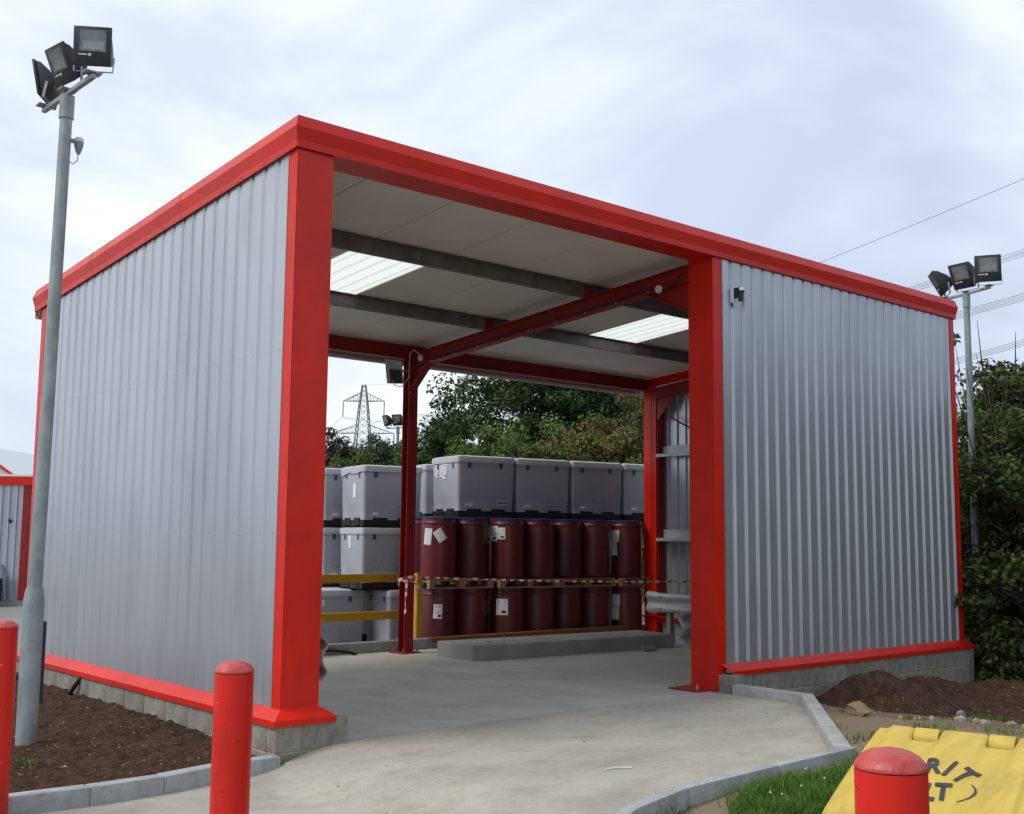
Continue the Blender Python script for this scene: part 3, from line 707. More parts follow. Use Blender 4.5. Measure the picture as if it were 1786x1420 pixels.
# wall light
wl = thing('wall_light', 'small black wall light with pale dome and white cable on the right silver wall', 'wall light', (5.60, -.001, 4.36))
wl.scale = (.72, .72, .72)
MB().box(-.05, -.02, -.10, .0, -.10, .06).build('back_plate', LBLK, wl)
MB().lathe([(.028, -.15), (.04, -.14), (.045, -.02), (.06, -.01), (.06, .012)], 14, (.01, -.09)).build('housing', LBLK, wl, smooth=True)
MB().lathe([(.058, .012), (.056, .04), (.035, .065), (.01, .072)], 14, (.01, -.09)).build('dome', WHITE, wl, smooth=True)
MB().tube([(.03, -.09, -.14), (.03, -.08, -.19), (-.02, -.05, -.21), (-.10, -.02, -.205)], .007, 5).build('cable', WHITE, wl)
MB().box(-.13, -.10, -.022, .0, -.23, -.18).build('cable_gland', LBLK, wl)

# ---------------------------------------------------------------- bollards
def bollard(loc, r, h, label):
    t = thing('bollard', label, 'bollard', loc, 0, 'red bollards')
    MB().lathe([(r, -.3), (r, h - .05), (r * .995, h - .047)], 40).build('tube', REDB, t, smooth=True)
    MB().lathe([(r * 1.006, h - .044), (r * 1.01, h - .038), (r * .985, h - .034), (r * .93, h - .026), (r * .8, h - .013), (r * .6, h - .003), (r * .35, h + .003), (r * .02, h + .005)], 40).build('domed_cap', REDTOP, t, smooth=True)
bollard((-2.00, -3.09, -.15), .086, 1.185, 'red steel bollard standing clear in front of the left corner column')
bollard((-1.79, -6.22, -.05), .090, 1.123, 'scuffed red bollard in front of the yellow grit bin')
bollard((-2.17, -.34, -.15), .098, 1.21, 'red bollard cut by the left edge of the picture beside the soil bed')

# ---------------------------------------------------------------- grit bin
gx = Vector((.135, -.335, 0)).normalized(); gx = Vector((.27, -.963, 0)).normalized()   # hinge direction (to the right)
gy = Vector((-.963, -.27, 0)).normalized()  # down the lid, towards the viewer
gb = thing('grit_bin', 'yellow plastic grit bin with sloping lid lettered GRIT SALT behind the scuffed bollard', 'grit bin', (.26, -4.91, 0))
zh, zfr, LW, LL = .75, .535, .78, .80
def gp(u, v_, dz=0):   # lid coordinates: u along hinge 0..LW, v down slope 0..LL
    t = v_ / LL; return gx * u + gy * v_ + Vector((0, 0, zh + (zfr - zh) * t + dz))
def lid():
    nu, nv = 120, 56; v = []; f = []
    rec = [(.19, .30), (.50, .61)]
    def hgt(u, t):
        e = min(u, LW - u); s = .0
        s += .022 * sm((e - .015) / .02)            # rim then raised panel
        s += .016 * sm((e - .065) / .03)
        s += .010 * math.sin(min(1, t / LL) * PI)
        # broad raised ribs continuing from between recesses
        for a, b in rec:
            d = min(u - a, b - u)
            s -= .016 * sm((d + .03) / .05) * (1 - sm((t - .30) / .45))
            s -= .055 * sm((d + .002) / .008) * (1 - sm((t - .125) / .010)) * sm((t + .001) / .001)
        s -= .03 * (1 - sm(t / .03)); s -= .05 * (1 - sm((LL - t) / .03)); s -= .03 * (1 - sm(e / .012))
        return s
    for j in range(nv + 1):
        t = LL * (j / nv) ** 1.15
        for i in range(nu + 1):
            u = LW * i / nu; v.append(tuple(gp(u, t, hgt(u, t))))
    for j in range(nv):
        for i in range(nu): a = j * (nu + 1) + i; f.append((a, a + 1, a + nu + 2, a + nu + 1))
    b = MB(); b.add(v, f)
    # skirt
    ring = [i for i in range(nu + 1)] + [(j + 1) * (nu + 1) - 1 for j in range(1, nv + 1)] + [nv * (nu + 1) + i for i in range(nu - 1, -1, -1)] + [j * (nu + 1) for j in range(nv - 1, 0, -1)]
    base = len(b.v)
    for i in ring: p = b.v[i]; b.v.append((p[0], p[1], p[2] - .05))
    n = len(ring)
    for k in range(n): b.f.append((ring[k], ring[(k + 1) % n], base + (k + 1) % n, base + k)); b.m.append(0)
    return b.build('lid', GRIT, gb, smooth=True, angle=65), hgt
LID, HG = lid()
for a, b in ((.19, .30), (.50, .61)):   # hinge barrels in the recesses
    m_ = MB(); n = 12; P = []
    m_.tube([gp(a + .004, .045, -.006), gp(b - .004, .045, -.006)], .052, 20)
    m_.build('hinge', GRIT, gb, smooth=True, bevel=0)
bd = MB(); c4 = [gp(.03, .03), gp(LW - .03, .03), gp(LW - .03, LL - .05), gp(.03, LL - .05)]
bot = [Vector((p.x, p.y, 0)) for p in (gp(.07, .09), gp(LW - .07, .09), gp(LW - .07, LL - .10), gp(.07, LL - .10))]
bd.hexa([(q.x, q.y, -.05) for q in bot] + [(q.x, q.y, q.z - .02) for q in c4]).build('tub', GRIT, gb, bevel=.03, segs=3)
# lettering GRIT over SALT with bracket arcs
def letter(ch, size):
    cu = bpy.data.curves.new('t', 'FONT'); cu.body = ch; cu.size = size; cu.align_x = 'CENTER'; cu.offset = .0045; cu.extrude = .0; cu.resolution_u = 4
    ob = bpy.data.objects.new('t', cu); C.objects.link(ob)
    dg = bpy.context.evaluated_depsgraph_get(); me = bpy.data.meshes.new_from_object(ob.evaluated_get(dg)); bpy.data.objects.remove(ob); return me
def lidtext(ch, cu_, cv, ang, size, name='letter'):
    me = letter(ch, size); bm = bmesh.new(); bm.from_mesh(me); bmesh.ops.triangulate(bm, faces=bm.faces[:])
    for _ in range(3): bmesh.ops.subdivide_edges(bm, edges=[e_ for e_ in bm.edges if e_.calc_length() > size * .09], cuts=1); bmesh.ops.triangulate(bm, faces=bm.faces[:])
    bm.to_mesh(me); bm.free()
    for v in me.vertices:
        x_, y_ = v.co.x * .88, v.co.y * 1.55
        X = x_ * math.cos(ang) - y_ * math.sin(ang); Y = x_ * math.sin(ang) + y_ * math.cos(ang)
        u = cu_ + X; t = cv - Y
        v.co = gp(u, t, HG(u, t) + .0045)
    me.materials.clear(); me.materials.append(GRITD)
    o = bpy.data.objects.new(name, me); C.objects.link(o); o.parent = gb
for ch, u, t, a in (('G', .297, .485, .42), ('R', .355, .462, .12), ('I', .404, .47, -.20), ('T', .456, .505, -.42)): lidtext(ch, u, t, a, .114)
for ch, u, t, a in (('S', .277, .655, -.16), ('A', .330, .675, -.06), ('L', .385, .68, .04), ('T', .438, .665, .14)): lidtext(ch, u, t, a, .114)
for s_ in (-1, 1):
    vv = []
    for k in range(17):
        t_ = -1 + 2 * k / 16; u = .392 + s_ * (.145 - .035 * t_ * t_ - .012 * t_); t = .585 + .080 * t_
        for w_ in (0, .011 * (1 - .4 * abs(t_))): vv.append(tuple(gp(u + s_ * w_, t, HG(u + s_ * w_, t) + .0025)))
    mesh_obj('bracket_mark', vv, [(2 * i, 2 * i + 1, 2 * i + 3, 2 * i + 2) for i in range(16)], GRITD, gb)

# ---------------------------------------------------------------- soil, stones, grass
def height_mesh(name, x0, x1, y0, y1, step, fn, m, mask=None):
    nx = int((x1 - x0) / step) + 1; ny = int((y1 - y0) / step) + 1; v = []; ok = []
    for j in range(ny):
        for i in range(nx):
            x = x0 + i * step; y = y0 + j * step; v.append((x, y, fn(x, y)))
    f = [(j * nx + i, j * nx + i + 1, (j + 1) * nx + i + 1, (j + 1) * nx + i) for j in range(ny - 1) for i in range(nx - 1)
         if not mask or mask(x0 + i * step, y0 + j * step)]
    return mesh_obj(name, v, f, m, smooth=True)
def clod(x, y, a=1):
    n1 = fr(x * 3, y * 3, 1, 3); n2 = noise.noise(Vector((x * 13, y * 13, 2))); n3 = noise.noise(Vector((x * 31, y * 31, 5)))
    n4 = noise.noise(Vector((x * 7, y * 7, 8)))
    return a * (.035 * n1 + .030 * abs(n2) + .020 * max(0, n3) + .03 * max(0, n4))
def bedz(x, y):
    e = min(x + 2.6, -.085 - x + .5, y + .04 + .2 * (x < -.7) * 0, 7 - y)
    rise = .06 * sm((x + 1.4) / 1.2) * sm(y / .8) - .03
    return -.085 + rise + clod(x, y, 1.0) * sm((y + .1) / .25) + .03 * sm((y - .2) / 2) 
struct(height_mesh('soil', -2.58, -.07, -.08, 3.6, .022, bedz, SOIL, lambda x, y: y > kin(x)))if False else None
def kin(x):
    P = [(-.07, .09), (-.55, .07), (-1.05, -.05), (-1.55, -.08), (-2.6, 0)]
    for (a, b) in zip(P, P[1:]):
        if b[0] <= x <= a[0]: return b[1] + (a[1] - b[1]) * (x - b[0]) / (a[0] - b[0]) - .03
    return 0
struct(height_mesh('soil', -2.6, -.07, -.1, 4.2, .02, bedz, SOIL, lambda x, y: y > kin(x)))
struct(height_mesh('soil', -2.6, -.07, 4.18, 7.0, .06, bedz, SOIL))
def heapz(x, y):
    g = gout(x, y) - .06
    a = Vector((x - 7.1, (y + 1.15) * 1.25)); 
    c1 = .37 * math.exp(-((x - 7.4) / 1.15) ** 4 - ((y + .95) / .62) ** 2)
    c2 = .40 * math.exp(-((x - 8.75) / .95) ** 2 - ((y + 1.45) / .75) ** 2)
    c3 = .36 * math.exp(-((x - 8.6) / 1.3) ** 2 - ((y + 2.45) / .8) ** 2)
    h = (c1 ** 2.4 + c2 ** 2.4 + c3 ** 2.4) ** (1 / 2.4)
    return g + h * 1.2 + clod(x, y, 1.1) * sm(h / .1) - .03 + .12 * noise.noise(Vector((x * 1.3, y * 1.3, 9))) * sm(h / .25)
hp = height_mesh('soil_heap', 4.9, 11.2, -4.6, -.13, .028, heapz, SOIL, lambda x, y: heapz(x, y) > gout(x, y) - .08)
tag(hp, 'long heap of dark brown soil tipped against the right block wall', 'soil heap')
def rock(name, label, cat, loc, sc, m, seed, rz=0, group=None, parent=None):
    bm = bmesh.new(); bmesh.ops.create_icosphere(bm, subdivisions=2, radius=1)
    for v in bm.verts:
        n = noise.noise(v.co * 1.3 + Vector((seed * 7.1, 0, 0))); v.co *= 1 + .45 * n
        v.co.z = max(v.co.z, -.5)
    me = bpy.data.meshes.new(name); bm.to_mesh(me); bm.free(); me.materials.append(m)
    o = bpy.data.objects.new(name, me); C.objects.link(o); o.location = loc; o.scale = sc; o.rotation_euler = (0, 0, rz)
    return tag(o, label, cat, group) if label else o
sx, sy = 5.25, -1.72
rock('rock', 'large flat buff stone leaning at the left foot of the soil heap', 'stone', (5.32, -1.62, .0), (.20, .10, .07), STONE, 1, 1.0 + PI)
rock('rock', 'grey flat slab of rubble at the foot of the heap', 'stone', (6.28, -2.35, gout(6.28, -2.35) + .02), (.16, .09, .03), STONEG, 2, .5 + PI)
rock('rock', 'small pale rounded stone perched on the lower heap slope', 'stone', (6.35, -2.1, gout(6.35, -2.1) + .06), (.05, .04, .05), STONEG, 3)
rs = MB(); random.seed(3)
for i in range(16):
    t = i / 16; x = 5.5 + 1.7 * t + random.uniform(-.08, .08); y = -1.95 - 1.1 * t + random.uniform(-.10, .05)
    r_ = random.uniform(.02, .05)
    bm = bmesh.new(); bmesh.ops.create_icosphere(bm, subdivisions=1, radius=r_)
    vs = [tuple(v.co + Vector((x + noise.noise(v.co * 40) * .01, y, gout(x, y) + r_ * .5))) for v in bm.verts]; fs = [tuple(v.index for v in f_.verts) for f_ in bm.faces]; bm.free()
    rs.add(vs, fs, i % 2)
o = rs.build('rubble', [STONE, STONEG]); stuff(o); tag(o, 'row of small buff and grey rubble stones along the foot of the heap', 'rubble')
# gravel chips on bare earth, and crumbs on the concrete
gv = MB(); random.seed(5)
def chip(x, y, z, r_, mi):
    a = random.uniform(0, 6.3); c, s = math.cos(a) * r_, math.sin(a) * r_; h = r_ * random.uniform(.4, .9)
    gv.add([(x + c, y + s, z), (x - s * .8, y + c * .8, z), (x - c, y - s, z), (x + s * .7, y - c * .7, z), (x + c * .2, y, z + h)], [(0, 1, 4), (1, 2, 4), (2, 3, 4), (3, 0, 4)], mi)
for i in range(5200):
    x = random.uniform(2.2, 9); y = random.uniform(-5.2, -.2)
    if inpoly(x, y, APOLY) or bare(x, y) < .5: continue
    chip(x, y, gout(x, y) - .004, random.choice((.005, .008, .012, .02)), random.choice((0, 0, 1, 2)))
for i in range(900):
    x = random.uniform(-2.5, -.1); y = random.uniform(0, 3.5); chip(x, y, bedz(x, y), random.choice((.004, .007, .012)), random.choice((0, 1, 2, 3, 3, 3)))
for i in range(900):
    x = random.uniform(5.6, 9.5); y = random.uniform(-3, -.3)
    chip(x, y, heapz(x, y), random.choice((.005, .008, .014)), random.choice((0, 3, 3, 3)))
o = gv.build('gravel', [STONE, STONEG, DIRT, SOIL]); stuff(o); tag(o, 'loose gravel chips scattered over the bare earth and soil', 'gravel')
gv = MB()
for i in range(90):
    x = random.uniform(-1.5, 5); y = random.uniform(-2.9, -.1)
    if inpoly(x, y, APOLY): chip(x, y, za(x, y), random.choice((.004, .006, .011)), random.choice((0, 1, 2)))
for i in range(40):
    chip(random.uniform(4.3, 5.05), random.uniform(-1.6, -.3), 0, random.choice((.004, .009)), 1)
o = gv.build('grit_crumbs', [DIRT, SOIL, STONEG]); stuff(o); tag(o, 'crumbs of earth and grit dropped on the concrete apron', 'grit')
o = MB().tube([(1.36, -2.12, .008), (1.46, -2.13, .010), (1.55, -2.19, .007)], .006, 6).build('white_stick', WHITE); tag(o, 'thin white plastic stick lying on the concrete apron', 'stick')

def blades(name, spots, hmin, hmax, m, label):
    n = len(spots); v = np.zeros((n * 5, 3)); fs = []
    rng = np.random.default_rng(4)
    P = np.array(spots); a = rng.uniform(0, 6.283, n); h = rng.uniform(hmin, hmax, n) * P[:, 3]; wd = rng.uniform(.0022, .0045, n)
    l = rng.uniform(.2, .9, n) * h; b = rng.uniform(0, 6.283, n)
    dx, dy = np.cos(a) * wd, np.sin(a) * wd; lx, ly = np.cos(b) * l, np.sin(b) * l
    B = P[:, :3]
    def put(k, ox, oy, oz): v[k::5, 0] = B[:, 0] + ox; v[k::5, 1] = B[:, 1] + oy; v[k::5, 2] = B[:, 2] + oz
    put(0, -dx, -dy, 0); put(1, dx, dy, 0); put(2, dx * .8 + lx * .35, dy * .8 + ly * .35, h * .6); put(3, -dx * .8 + lx * .35, -dy * .8 + ly * .35, h * .6); put(4, lx, ly, h)
    idx = np.arange(n) * 5
    me = bpy.data.meshes.new(name); me.vertices.add(n * 5); me.vertices.foreach_set('co', v.ravel())
    loops = np.stack([idx, idx + 1, idx + 2, idx + 3, idx + 3, idx + 2, idx + 4], 1).ravel()
    me.loops.add(len(loops)); me.loops.foreach_set('vertex_index', loops)
    st = np.stack([np.arange(n) * 7, np.arange(n) * 7 + 4], 1).ravel(); me.polygons.add(n * 2); me.polygons.foreach_set('loop_start', st)
    me.polygons.foreach_set('loop_total', np.tile([4, 3], n)); me.update(); me.validate(); me.materials.append(m)
    o = bpy.data.objects.new(name, me); C.objects.link(o); stuff(o); tag(o, label, 'grass'); return o
random.seed(11); sp = []
while len(sp) < 90000:
    x = random.uniform(-2.6, 4.2); y = random.uniform(-6.3, -3.05)
    if inpoly(x, y, APOLY): continue
    k = bare(x, y)
    if random.random() < k * 1.05: continue
    if abs((x - .26) * gx.x + (y + 4.91) * gx.y - .39) < .3 and 0.1 < (x - .26) * gy.x + (y + 4.91) * gy.y < .7: continue
    cl = .55 + .7 * max(0, noise.noise(Vector((x * 3, y * 3, 0))) + .4)
    sp.append((x, y, gout(x, y) - .006, cl))
blades('grass', sp, .05, .135, GRASS, 'rough green grass growing between the kerb and the yellow grit bin')
sp = []
while len(sp) < 9000:
    x = random.uniform(3.6, 12); y = random.uniform(-6.5, -1.2)
    n = noise.noise(Vector((x * 2.2, y * 2.2, 4)))
    if inpoly(x, y, APOLY) or n < .18 - .25 * sm((x - 6) / 3): continue
    if heapz(x, y) > gout(x, y) + .02: continue
    sp.append((x, y, gout(x, y) - .005, .6 + .5 * n))
blades('grass', sp, .03, .09, GRASS, 'sparse tufts of grass on the trodden earth in front of the soil heap')
sp = []
for i in range(90):
    x, y = random.gauss(-1.5, .05), random.gauss(1.05, .04); sp.append((x, y, bedz(x, y), .5))
blades('weed', sp, .03, .07, GRASS, 'small green weed sprouting in the soil bed below the lamp post')
fl_ = MB(); random.seed(9)
for i in range(14):
    x = random.uniform(1.2, 2.9); y = random.uniform(-3.6, -3.25); z = gout(x, y) + random.uniform(.05, .10); r_ = .008
    fl_.add([(x - r_, y, z), (x, y - r_, z), (x + r_, y, z), (x, y + r_, z), (x, y, z + r_), (x, y, z - r_)], [(0, 1, 4), (1, 2, 4), (2, 3, 4), (3, 0, 4), (1, 0, 5), (2, 1, 5), (3, 2, 5), (0, 3, 5)])
o = fl_.build('clover_flowers', WHITE); stuff(o); tag(o, 'white clover heads dotted in the grass by the kerb corner', 'flowers')

o = MB().tube([(7.0, -1.9, heapz(7.0, -1.9) + .02), (7.15, -1.55, heapz(7.15, -1.55) + .025), (7.35, -1.2, heapz(7.35, -1.2) + .015)], .006, 5).build('twig', BARK); tag(o, 'thin twig lying on the slope of the soil heap', 'twig')
lv = MB(); random.seed(14)
for i in range(22):
    x = random.uniform(-2.3, -.3); y = random.uniform(.15, 2.6); z = bedz(x, y) + .012; a = random.uniform(0, 6.3); r_ = random.uniform(.015, .035); c_, s_ = math.cos(a) * r_, math.sin(a) * r_
    lv.add([(x - c_, y - s_, z), (x + s_ * .5, y - c_ * .5, z + .008), (x + c_, y + s_, z + .004), (x - s_ * .5, y + c_ * .5, z + .012)], [(0, 1, 2, 3)], i % 2)
o = lv.build('dead_leaves', [STONE, WOOD]); stuff(o); tag(o, 'a few pale dead leaves scattered on the soil bed', 'leaves')
# cable conduit at the left block wall
cb = thing('conduit', 'black rubber cable conduit coming out from under the sill into the soil bed', 'conduit')
MB().tube([(-.07, 3.86, .18), (-.125, 3.90, .08), (-.135, 4.02, -.02), (-.14, 4.05, -.12)], [.022, .024, .022, .022], 10).build('cable', BLACKR, cb, smooth=True)
MB().tube([(-.14, 4.05, -.03), (-.145, 4.06, -.22)], [.042, .044], 12).build('sleeve', BLACKR, cb, smooth=True)
o = MB().tube([(-.7, 5.2, -.06), (-.45, 5.3, .0), (-.2, 5.5, .0), (-.15, 5.9, -.05)], .07, 10).build('drain_pipe', NAVY, smooth=True); tag(o, 'dark blue pipe end lying in the soil behind the left lamp post', 'pipe')

# ---------------------------------------------------------------- inside and behind the shelter
o = MB().hexa([(5.23, 4.14, -.05), (8.98, 3.86, -.05), (9.05, 4.70, -.05), (5.28, 5.0, -.05), (5.23, 4.14, .165), (8.98, 3.86, .165), (9.05, 4.70, .165), (5.28, 5.0, .165)]).build('concrete_plinth', PLIN, bevel=.008, segs=1)
tag(o, 'long low concrete plinth on the floor at the back of the shelter', 'plinth')
o = MB().lathe([(.03, .165), (.03, .172), (.006, .175), (.006, .25)], 8, (5.95, 4.35)).build('anchor_bolt', GALV); tag(o, 'upright anchor bolt with washer on the concrete plinth', 'bolt')
o = MB().lathe([(.035, .165), (.035, .18)], 8, (5.75, 4.45)).build('washer', GALV); tag(o, 'loose washer lying on the concrete plinth', 'washer')
o = MB().box(.1, W + .3, 5.99, 6.11, -.4, .10).build('rear_kerb', PLIN, bevel=.01, segs=1); tag(o, 'concrete upstand along the rear edge of the shelter floor', 'kerb')
o = MB().hexa([(5.86, 5.90, .045), (10.15, 5.90, .045), (10.15, 5.985, .045), (5.86, 5.985, .045), (5.86, 5.90, .115), (10.15, 5.90, .115), (10.15, 5.985, .115), (5.86, 5.985, .115)]).build('timber_batten', WOODR, bevel=.004, segs=1)
tag(o, 'long reddish timber batten fixed along the rear concrete upstand', 'timber')
# brick debris
tag(MB().bar((8.05, 3.70, .01), (8.24, 3.60, .01), .10, .065).build('broken_brick', STONEG, bevel=.008), 'broken pale brick lying on the floor in front of the plinth', 'brick')
# yellow rail
rl = thing('barrier_rail', 'yellow two bar steel barrier across the rear opening left of the middle post', 'barrier', (0, 6.22, 0))
for (z0, z1) in ((.935, 1.055), (.39, .51)):
    b = MB(); b.box(.5, 5.72, -.02, -.012, z0, z1); b.box(.5, 5.72, -.012, .04, z1 - .008, z1); b.box(.5, 5.72, -.012, .04, z0, z0 + .008); b.build('rail', YRAIL, rl)
for xx in (.5, 5.80):
    b = MB(); b.box(xx, xx + .10, -.018, -.008, -.10 + .0, 1.055); b.box(xx, xx + .01, -.008, .08, -.10, 1.055); b.build('post', YRAIL, rl)
# W beam guards
def wbeam(name, label, a, b, z, side, posts, flare=True):
    t = thing(name, label, 'crash barrier', (0, 0, 0), 0, 'galvanised crash barriers around the inside of the shelter')
    a, b = Vector((*a, z)), Vector((*b, z)); d = (b - a).normalized(); n = Vector((-d.y, d.x, 0)) * side
    pf = [(-.155, 0), (-.14, .03), (-.115, .08), (-.08, .082), (-.055, .04), (-.02, .004), (.02, .004), (.055, .04), (.08, .082), (.115, .08), (.14, .03), (.155, 0)]
    st = [(0, .55, .8), (.12, .9, .95), (.28, 1, 1)] + [(L_, 1, 1) for L_ in ((b - a).length,)]
    v = []
    for s_, k, hh in st:
        p = a + d * s_
        for z_, o_ in pf: v.append(tuple(p + n * (o_ * k + (0 if k == 1 else -.0)) + Vector((0, 0, z_ * (1.12 if k < 1 else 1)))))
    m_ = len(pf); f = [(i * m_ + j, i * m_ + j + 1, (i + 1) * m_ + j + 1, (i + 1) * m_ + j) for i in range(len(st) - 1) for j in range(m_ - 1)]
    B = MB(); B.add(v, f); o = B.build('beam', GIRT, t, smooth=True, angle=60); mod = o.modifiers.new('thick', 'SOLIDIFY'); mod.thickness = .004
    for s_ in posts:
        p = a + d * s_ - n * .05; MB().box(p.x - .05, p.x + .05, p.y - .04, p.y + .04, -.05, z + .13).build('post', GALV, t)
    q = a + d * .35
    for zz in (.095, -.095):
        MB().lathe([(.014, 0), (.014, .01), (.006, .014)], 8).build('bolt', BLACK, t, loc=tuple(q + n * .083 + Vector((0, 0, zz)))).rotation_euler = (PI / 2 * 0, PI / 2, math.atan2(n.y, n.x))
    return t
wbeam('crash_barrier', 'galvanised crash barrier along the inside of the right side wall', (9.88, 5.25), (9.95, .6), .56, -1, (.45, 2.3, 4.2))
wbeam('crash_barrier', 'galvanised crash barrier end behind the right front column', (5.50, .74), (9.9, .80), .60, 1, (.6, 2.6, 4.3))
wbeam('crash_barrier', 'galvanised crash barrier whose end bulges out behind the left corner column', (.425, .10), (.425, 5.6), .63, -1, (.5, 2.6, 4.6))
# hose and tray on the rear kerb
o = MB().tube([(3.2, 5.9, .02), (3.7, 5.88, .03), (4.15, 5.86, .03), (4.38, 5.84, -.01), (4.48, 5.80, -.04)], .022, 8).build('hose', BLACKR, smooth=True); tag(o, 'black hose hanging down the rear concrete upstand', 'hose')
b = MB().box(3.4, 4.55, 5.975, 5.985, -.01, .075); o = b.build('cable_tray', GALV); tag(o, 'perforated metal strip fixed to the rear concrete upstand', 'cable tray')
for k in range(12): MB().box(3.5 + k * .085, 3.53 + k * .085, 5.972, 5.9748, .035 - .02 * (k % 2), .05 - .02 * (k % 2)).build('slot', BLACK, o)
# barrier tape
def ribbon(a, b, tw, wdt, sag, seg, m=None):
    a, b = Vector(a), Vector(b); v = []; f = []; mi = []; n = seg
    d = (b - a).normalized(); side = d.cross(Vector((0, 0, 1))).normalized()
    for i in range(n + 1):
        t = i / n; p = a.lerp(b, t) - Vector((0, 0, sag * 4 * t * (1 - t))); an = tw * t * 2 * PI + .4 * math.sin(t * 9)
        o_ = (Vector((0, 0, 1)) * math.cos(an) + side * math.sin(an)) * wdt / 2; v += [tuple(p - o_), tuple(p + o_)]
    B = MB()
    for i in range(n): B.add([v[2 * i], v[2 * i + 1], v[2 * i + 3], v[2 * i + 2]], [(0, 1, 2, 3)], (i // 3) % 2)
    return B
tp = thing('barrier_tape', 'red and white barrier tape stretched from the middle rear post towards the right wall', 'barrier tape')
ribbon((XR - .02, 5.55, 1.03), (10.44, 4.3, .92), 10, .036, .03, 210).build('tape', [RDT, WHT], tp)
B = MB(); n = 36; v = []
for i in range(n + 1):
    t = i / n; a = t * 2 * PI * 2; r_ = .13 + .01 * math.sin(i); z = 1.0 + .03 * math.sin(a * 1.3)
    v += [(XR + r_ * math.cos(a) * .9, 5.655 + r_ * math.sin(a), z - .02 - .012 * math.sin(i * 1.7)), (XR + r_ * math.cos(a) * .9, 5.655 + r_ * math.sin(a), z + .02)]
for i in range(n): B.add([v[2 * i], v[2 * i + 1], v[2 * i + 3], v[2 * i + 2]], [(0, 1, 2, 3)], (i // 2) % 2)
B.build('knot', [RDT, WHT], tp)
ribbon((XR - .10, 5.50, 1.0), (XR + .08, 5.46, .87), .6, .05, -.02, 12).build('tail', [RDT, WHT], tp)
ribbon((XR - .11, 5.50, 1.0), (XR - .13, 5.50, .52), .8, .045, 0, 24).build('tail', [RDT, WHT], tp)

# ---------------------------------------------------------------- crates
def crate_proto():
    t = thing('storage_crate', 'x', 'crate')
    w_, d_ = 1.12, 1.0
    def rr(x0, x1, y0, y1, r, n=4):
        P = []
        for (cx_, cy_, a0) in ((x1 - r, y1 - r, 0), (x0 + r, y1 - r, PI / 2), (x0 + r, y0 + r, PI), (x1 - r, y0 + r, 1.5 * PI)):
            for k in range(n + 1): a = a0 + PI / 2 * k / n; P.append((cx_ + r * math.cos(a), cy_ + r * math.sin(a)))
        return P
    def loft(mb, levels):
        base = len(mb.v); n = None
        for (ins, z, r) in levels:
            P = rr(ins, w_ - ins, ins, d_ - ins, r); n = len(P); mb.v += [(x_, y_, z) for x_, y_ in P]
        for i in range(len(levels) - 1):
            for k in range(n): mb.f.append((base + i * n + k, base + i * n + (k + 1) % n, base + (i + 1) * n + (k + 1) % n, base + (i + 1) * n + k)); mb.m.append(0)
        mb.f.append(tuple(base + k for k in range(n))[::-1]); mb.m.append(0); mb.f.append(tuple(base + (len(levels) - 1) * n + k for k in range(n))); mb.m.append(0)
        return mb
    body = loft(MB(), [(.035, .125, .05), (.03, .32, .05), (.026, .34, .05), (.014, .95, .05)]).build('body', CRATE, t, smooth=True)
    loft(MB(), [(.0, .93, .05), (.0, 1.005, .05), (.006, 1.03, .05), (.05, 1.045, .05)]).build('lid', CRLID, t, smooth=True)
    b = MB(); b.box(.03, w_ - .03, .03, d_ - .03, .10, .124)
    for x0, x1 in ((.03, .20), (.46, .66), (w_ - .20, w_ - .03)):
        for y0, y1 in ((.03, .18), (.42, .58), (d_ - .18, d_ - .03)): b.box(x0, x1, y0, y1, .0, .10)
    for y0 in (.03, .44, d_ - .15): b.box(.03, w_ - .03, y0, y0 + .12, .0, .02)
    b.build('base', BLACK, t)
    for x0 in (.20, .66): MB().box(x0, x0 + .26, .018, .035, .03, .16).build('fork_pocket', BLACKR, t)
    for y0 in (.18, .58): MB().box(.018, .035, y0, y0 + .24, .03, .16).build('fork_pocket', BLACKR, t)
    for p in ((.20, .012), (.80, .012)): MB().box(p[0], p[0] + .055, p[1] - .006, p[1] + .02, .84, .93).build('latch', NAVY, t)
    for y0 in (.17, .72): MB().box(.006, .03, y0, y0 + .055, .84, .93).build('latch', NAVY, t)
    MB().box(.50, .62, .019, .03, .74, .757).box(.50, .515, .019, .03, .725, .74).box(.605, .62, .019, .03, .725, .74).build('handle_slot', BLACK, t)
    MB().box(.0185, .03, .45, .56, .74, .76).build('handle_slot', BLACK, t)
    b = MB()
    for k in range(4): b.box(.20 + k * .085, .212 + k * .085, .024, .03, .34, .355).box(.20 + .02 + k * .085, .26 + k * .085, .024, .03, .375, .381)
    for k in range(4): b.box(.66 + k * .075, .672 + k * .075, .024, .03, .34, .355).box(.66 + .02 + k * .075, .71 + k * .075, .024, .03, .375, .381)
    b.build('moulding_marks', NAVY, t)
    MB().box(.18, .30, .0245, .03, .205, .25).build('label', PAPER, t)
    return t
CR = crate_proto(); KIDS.clear()
EA = math.radians(-10); e1 = Vector((math.cos(EA), math.sin(EA), 0)); e2 = Vector((-math.sin(EA), math.cos(EA), 0))
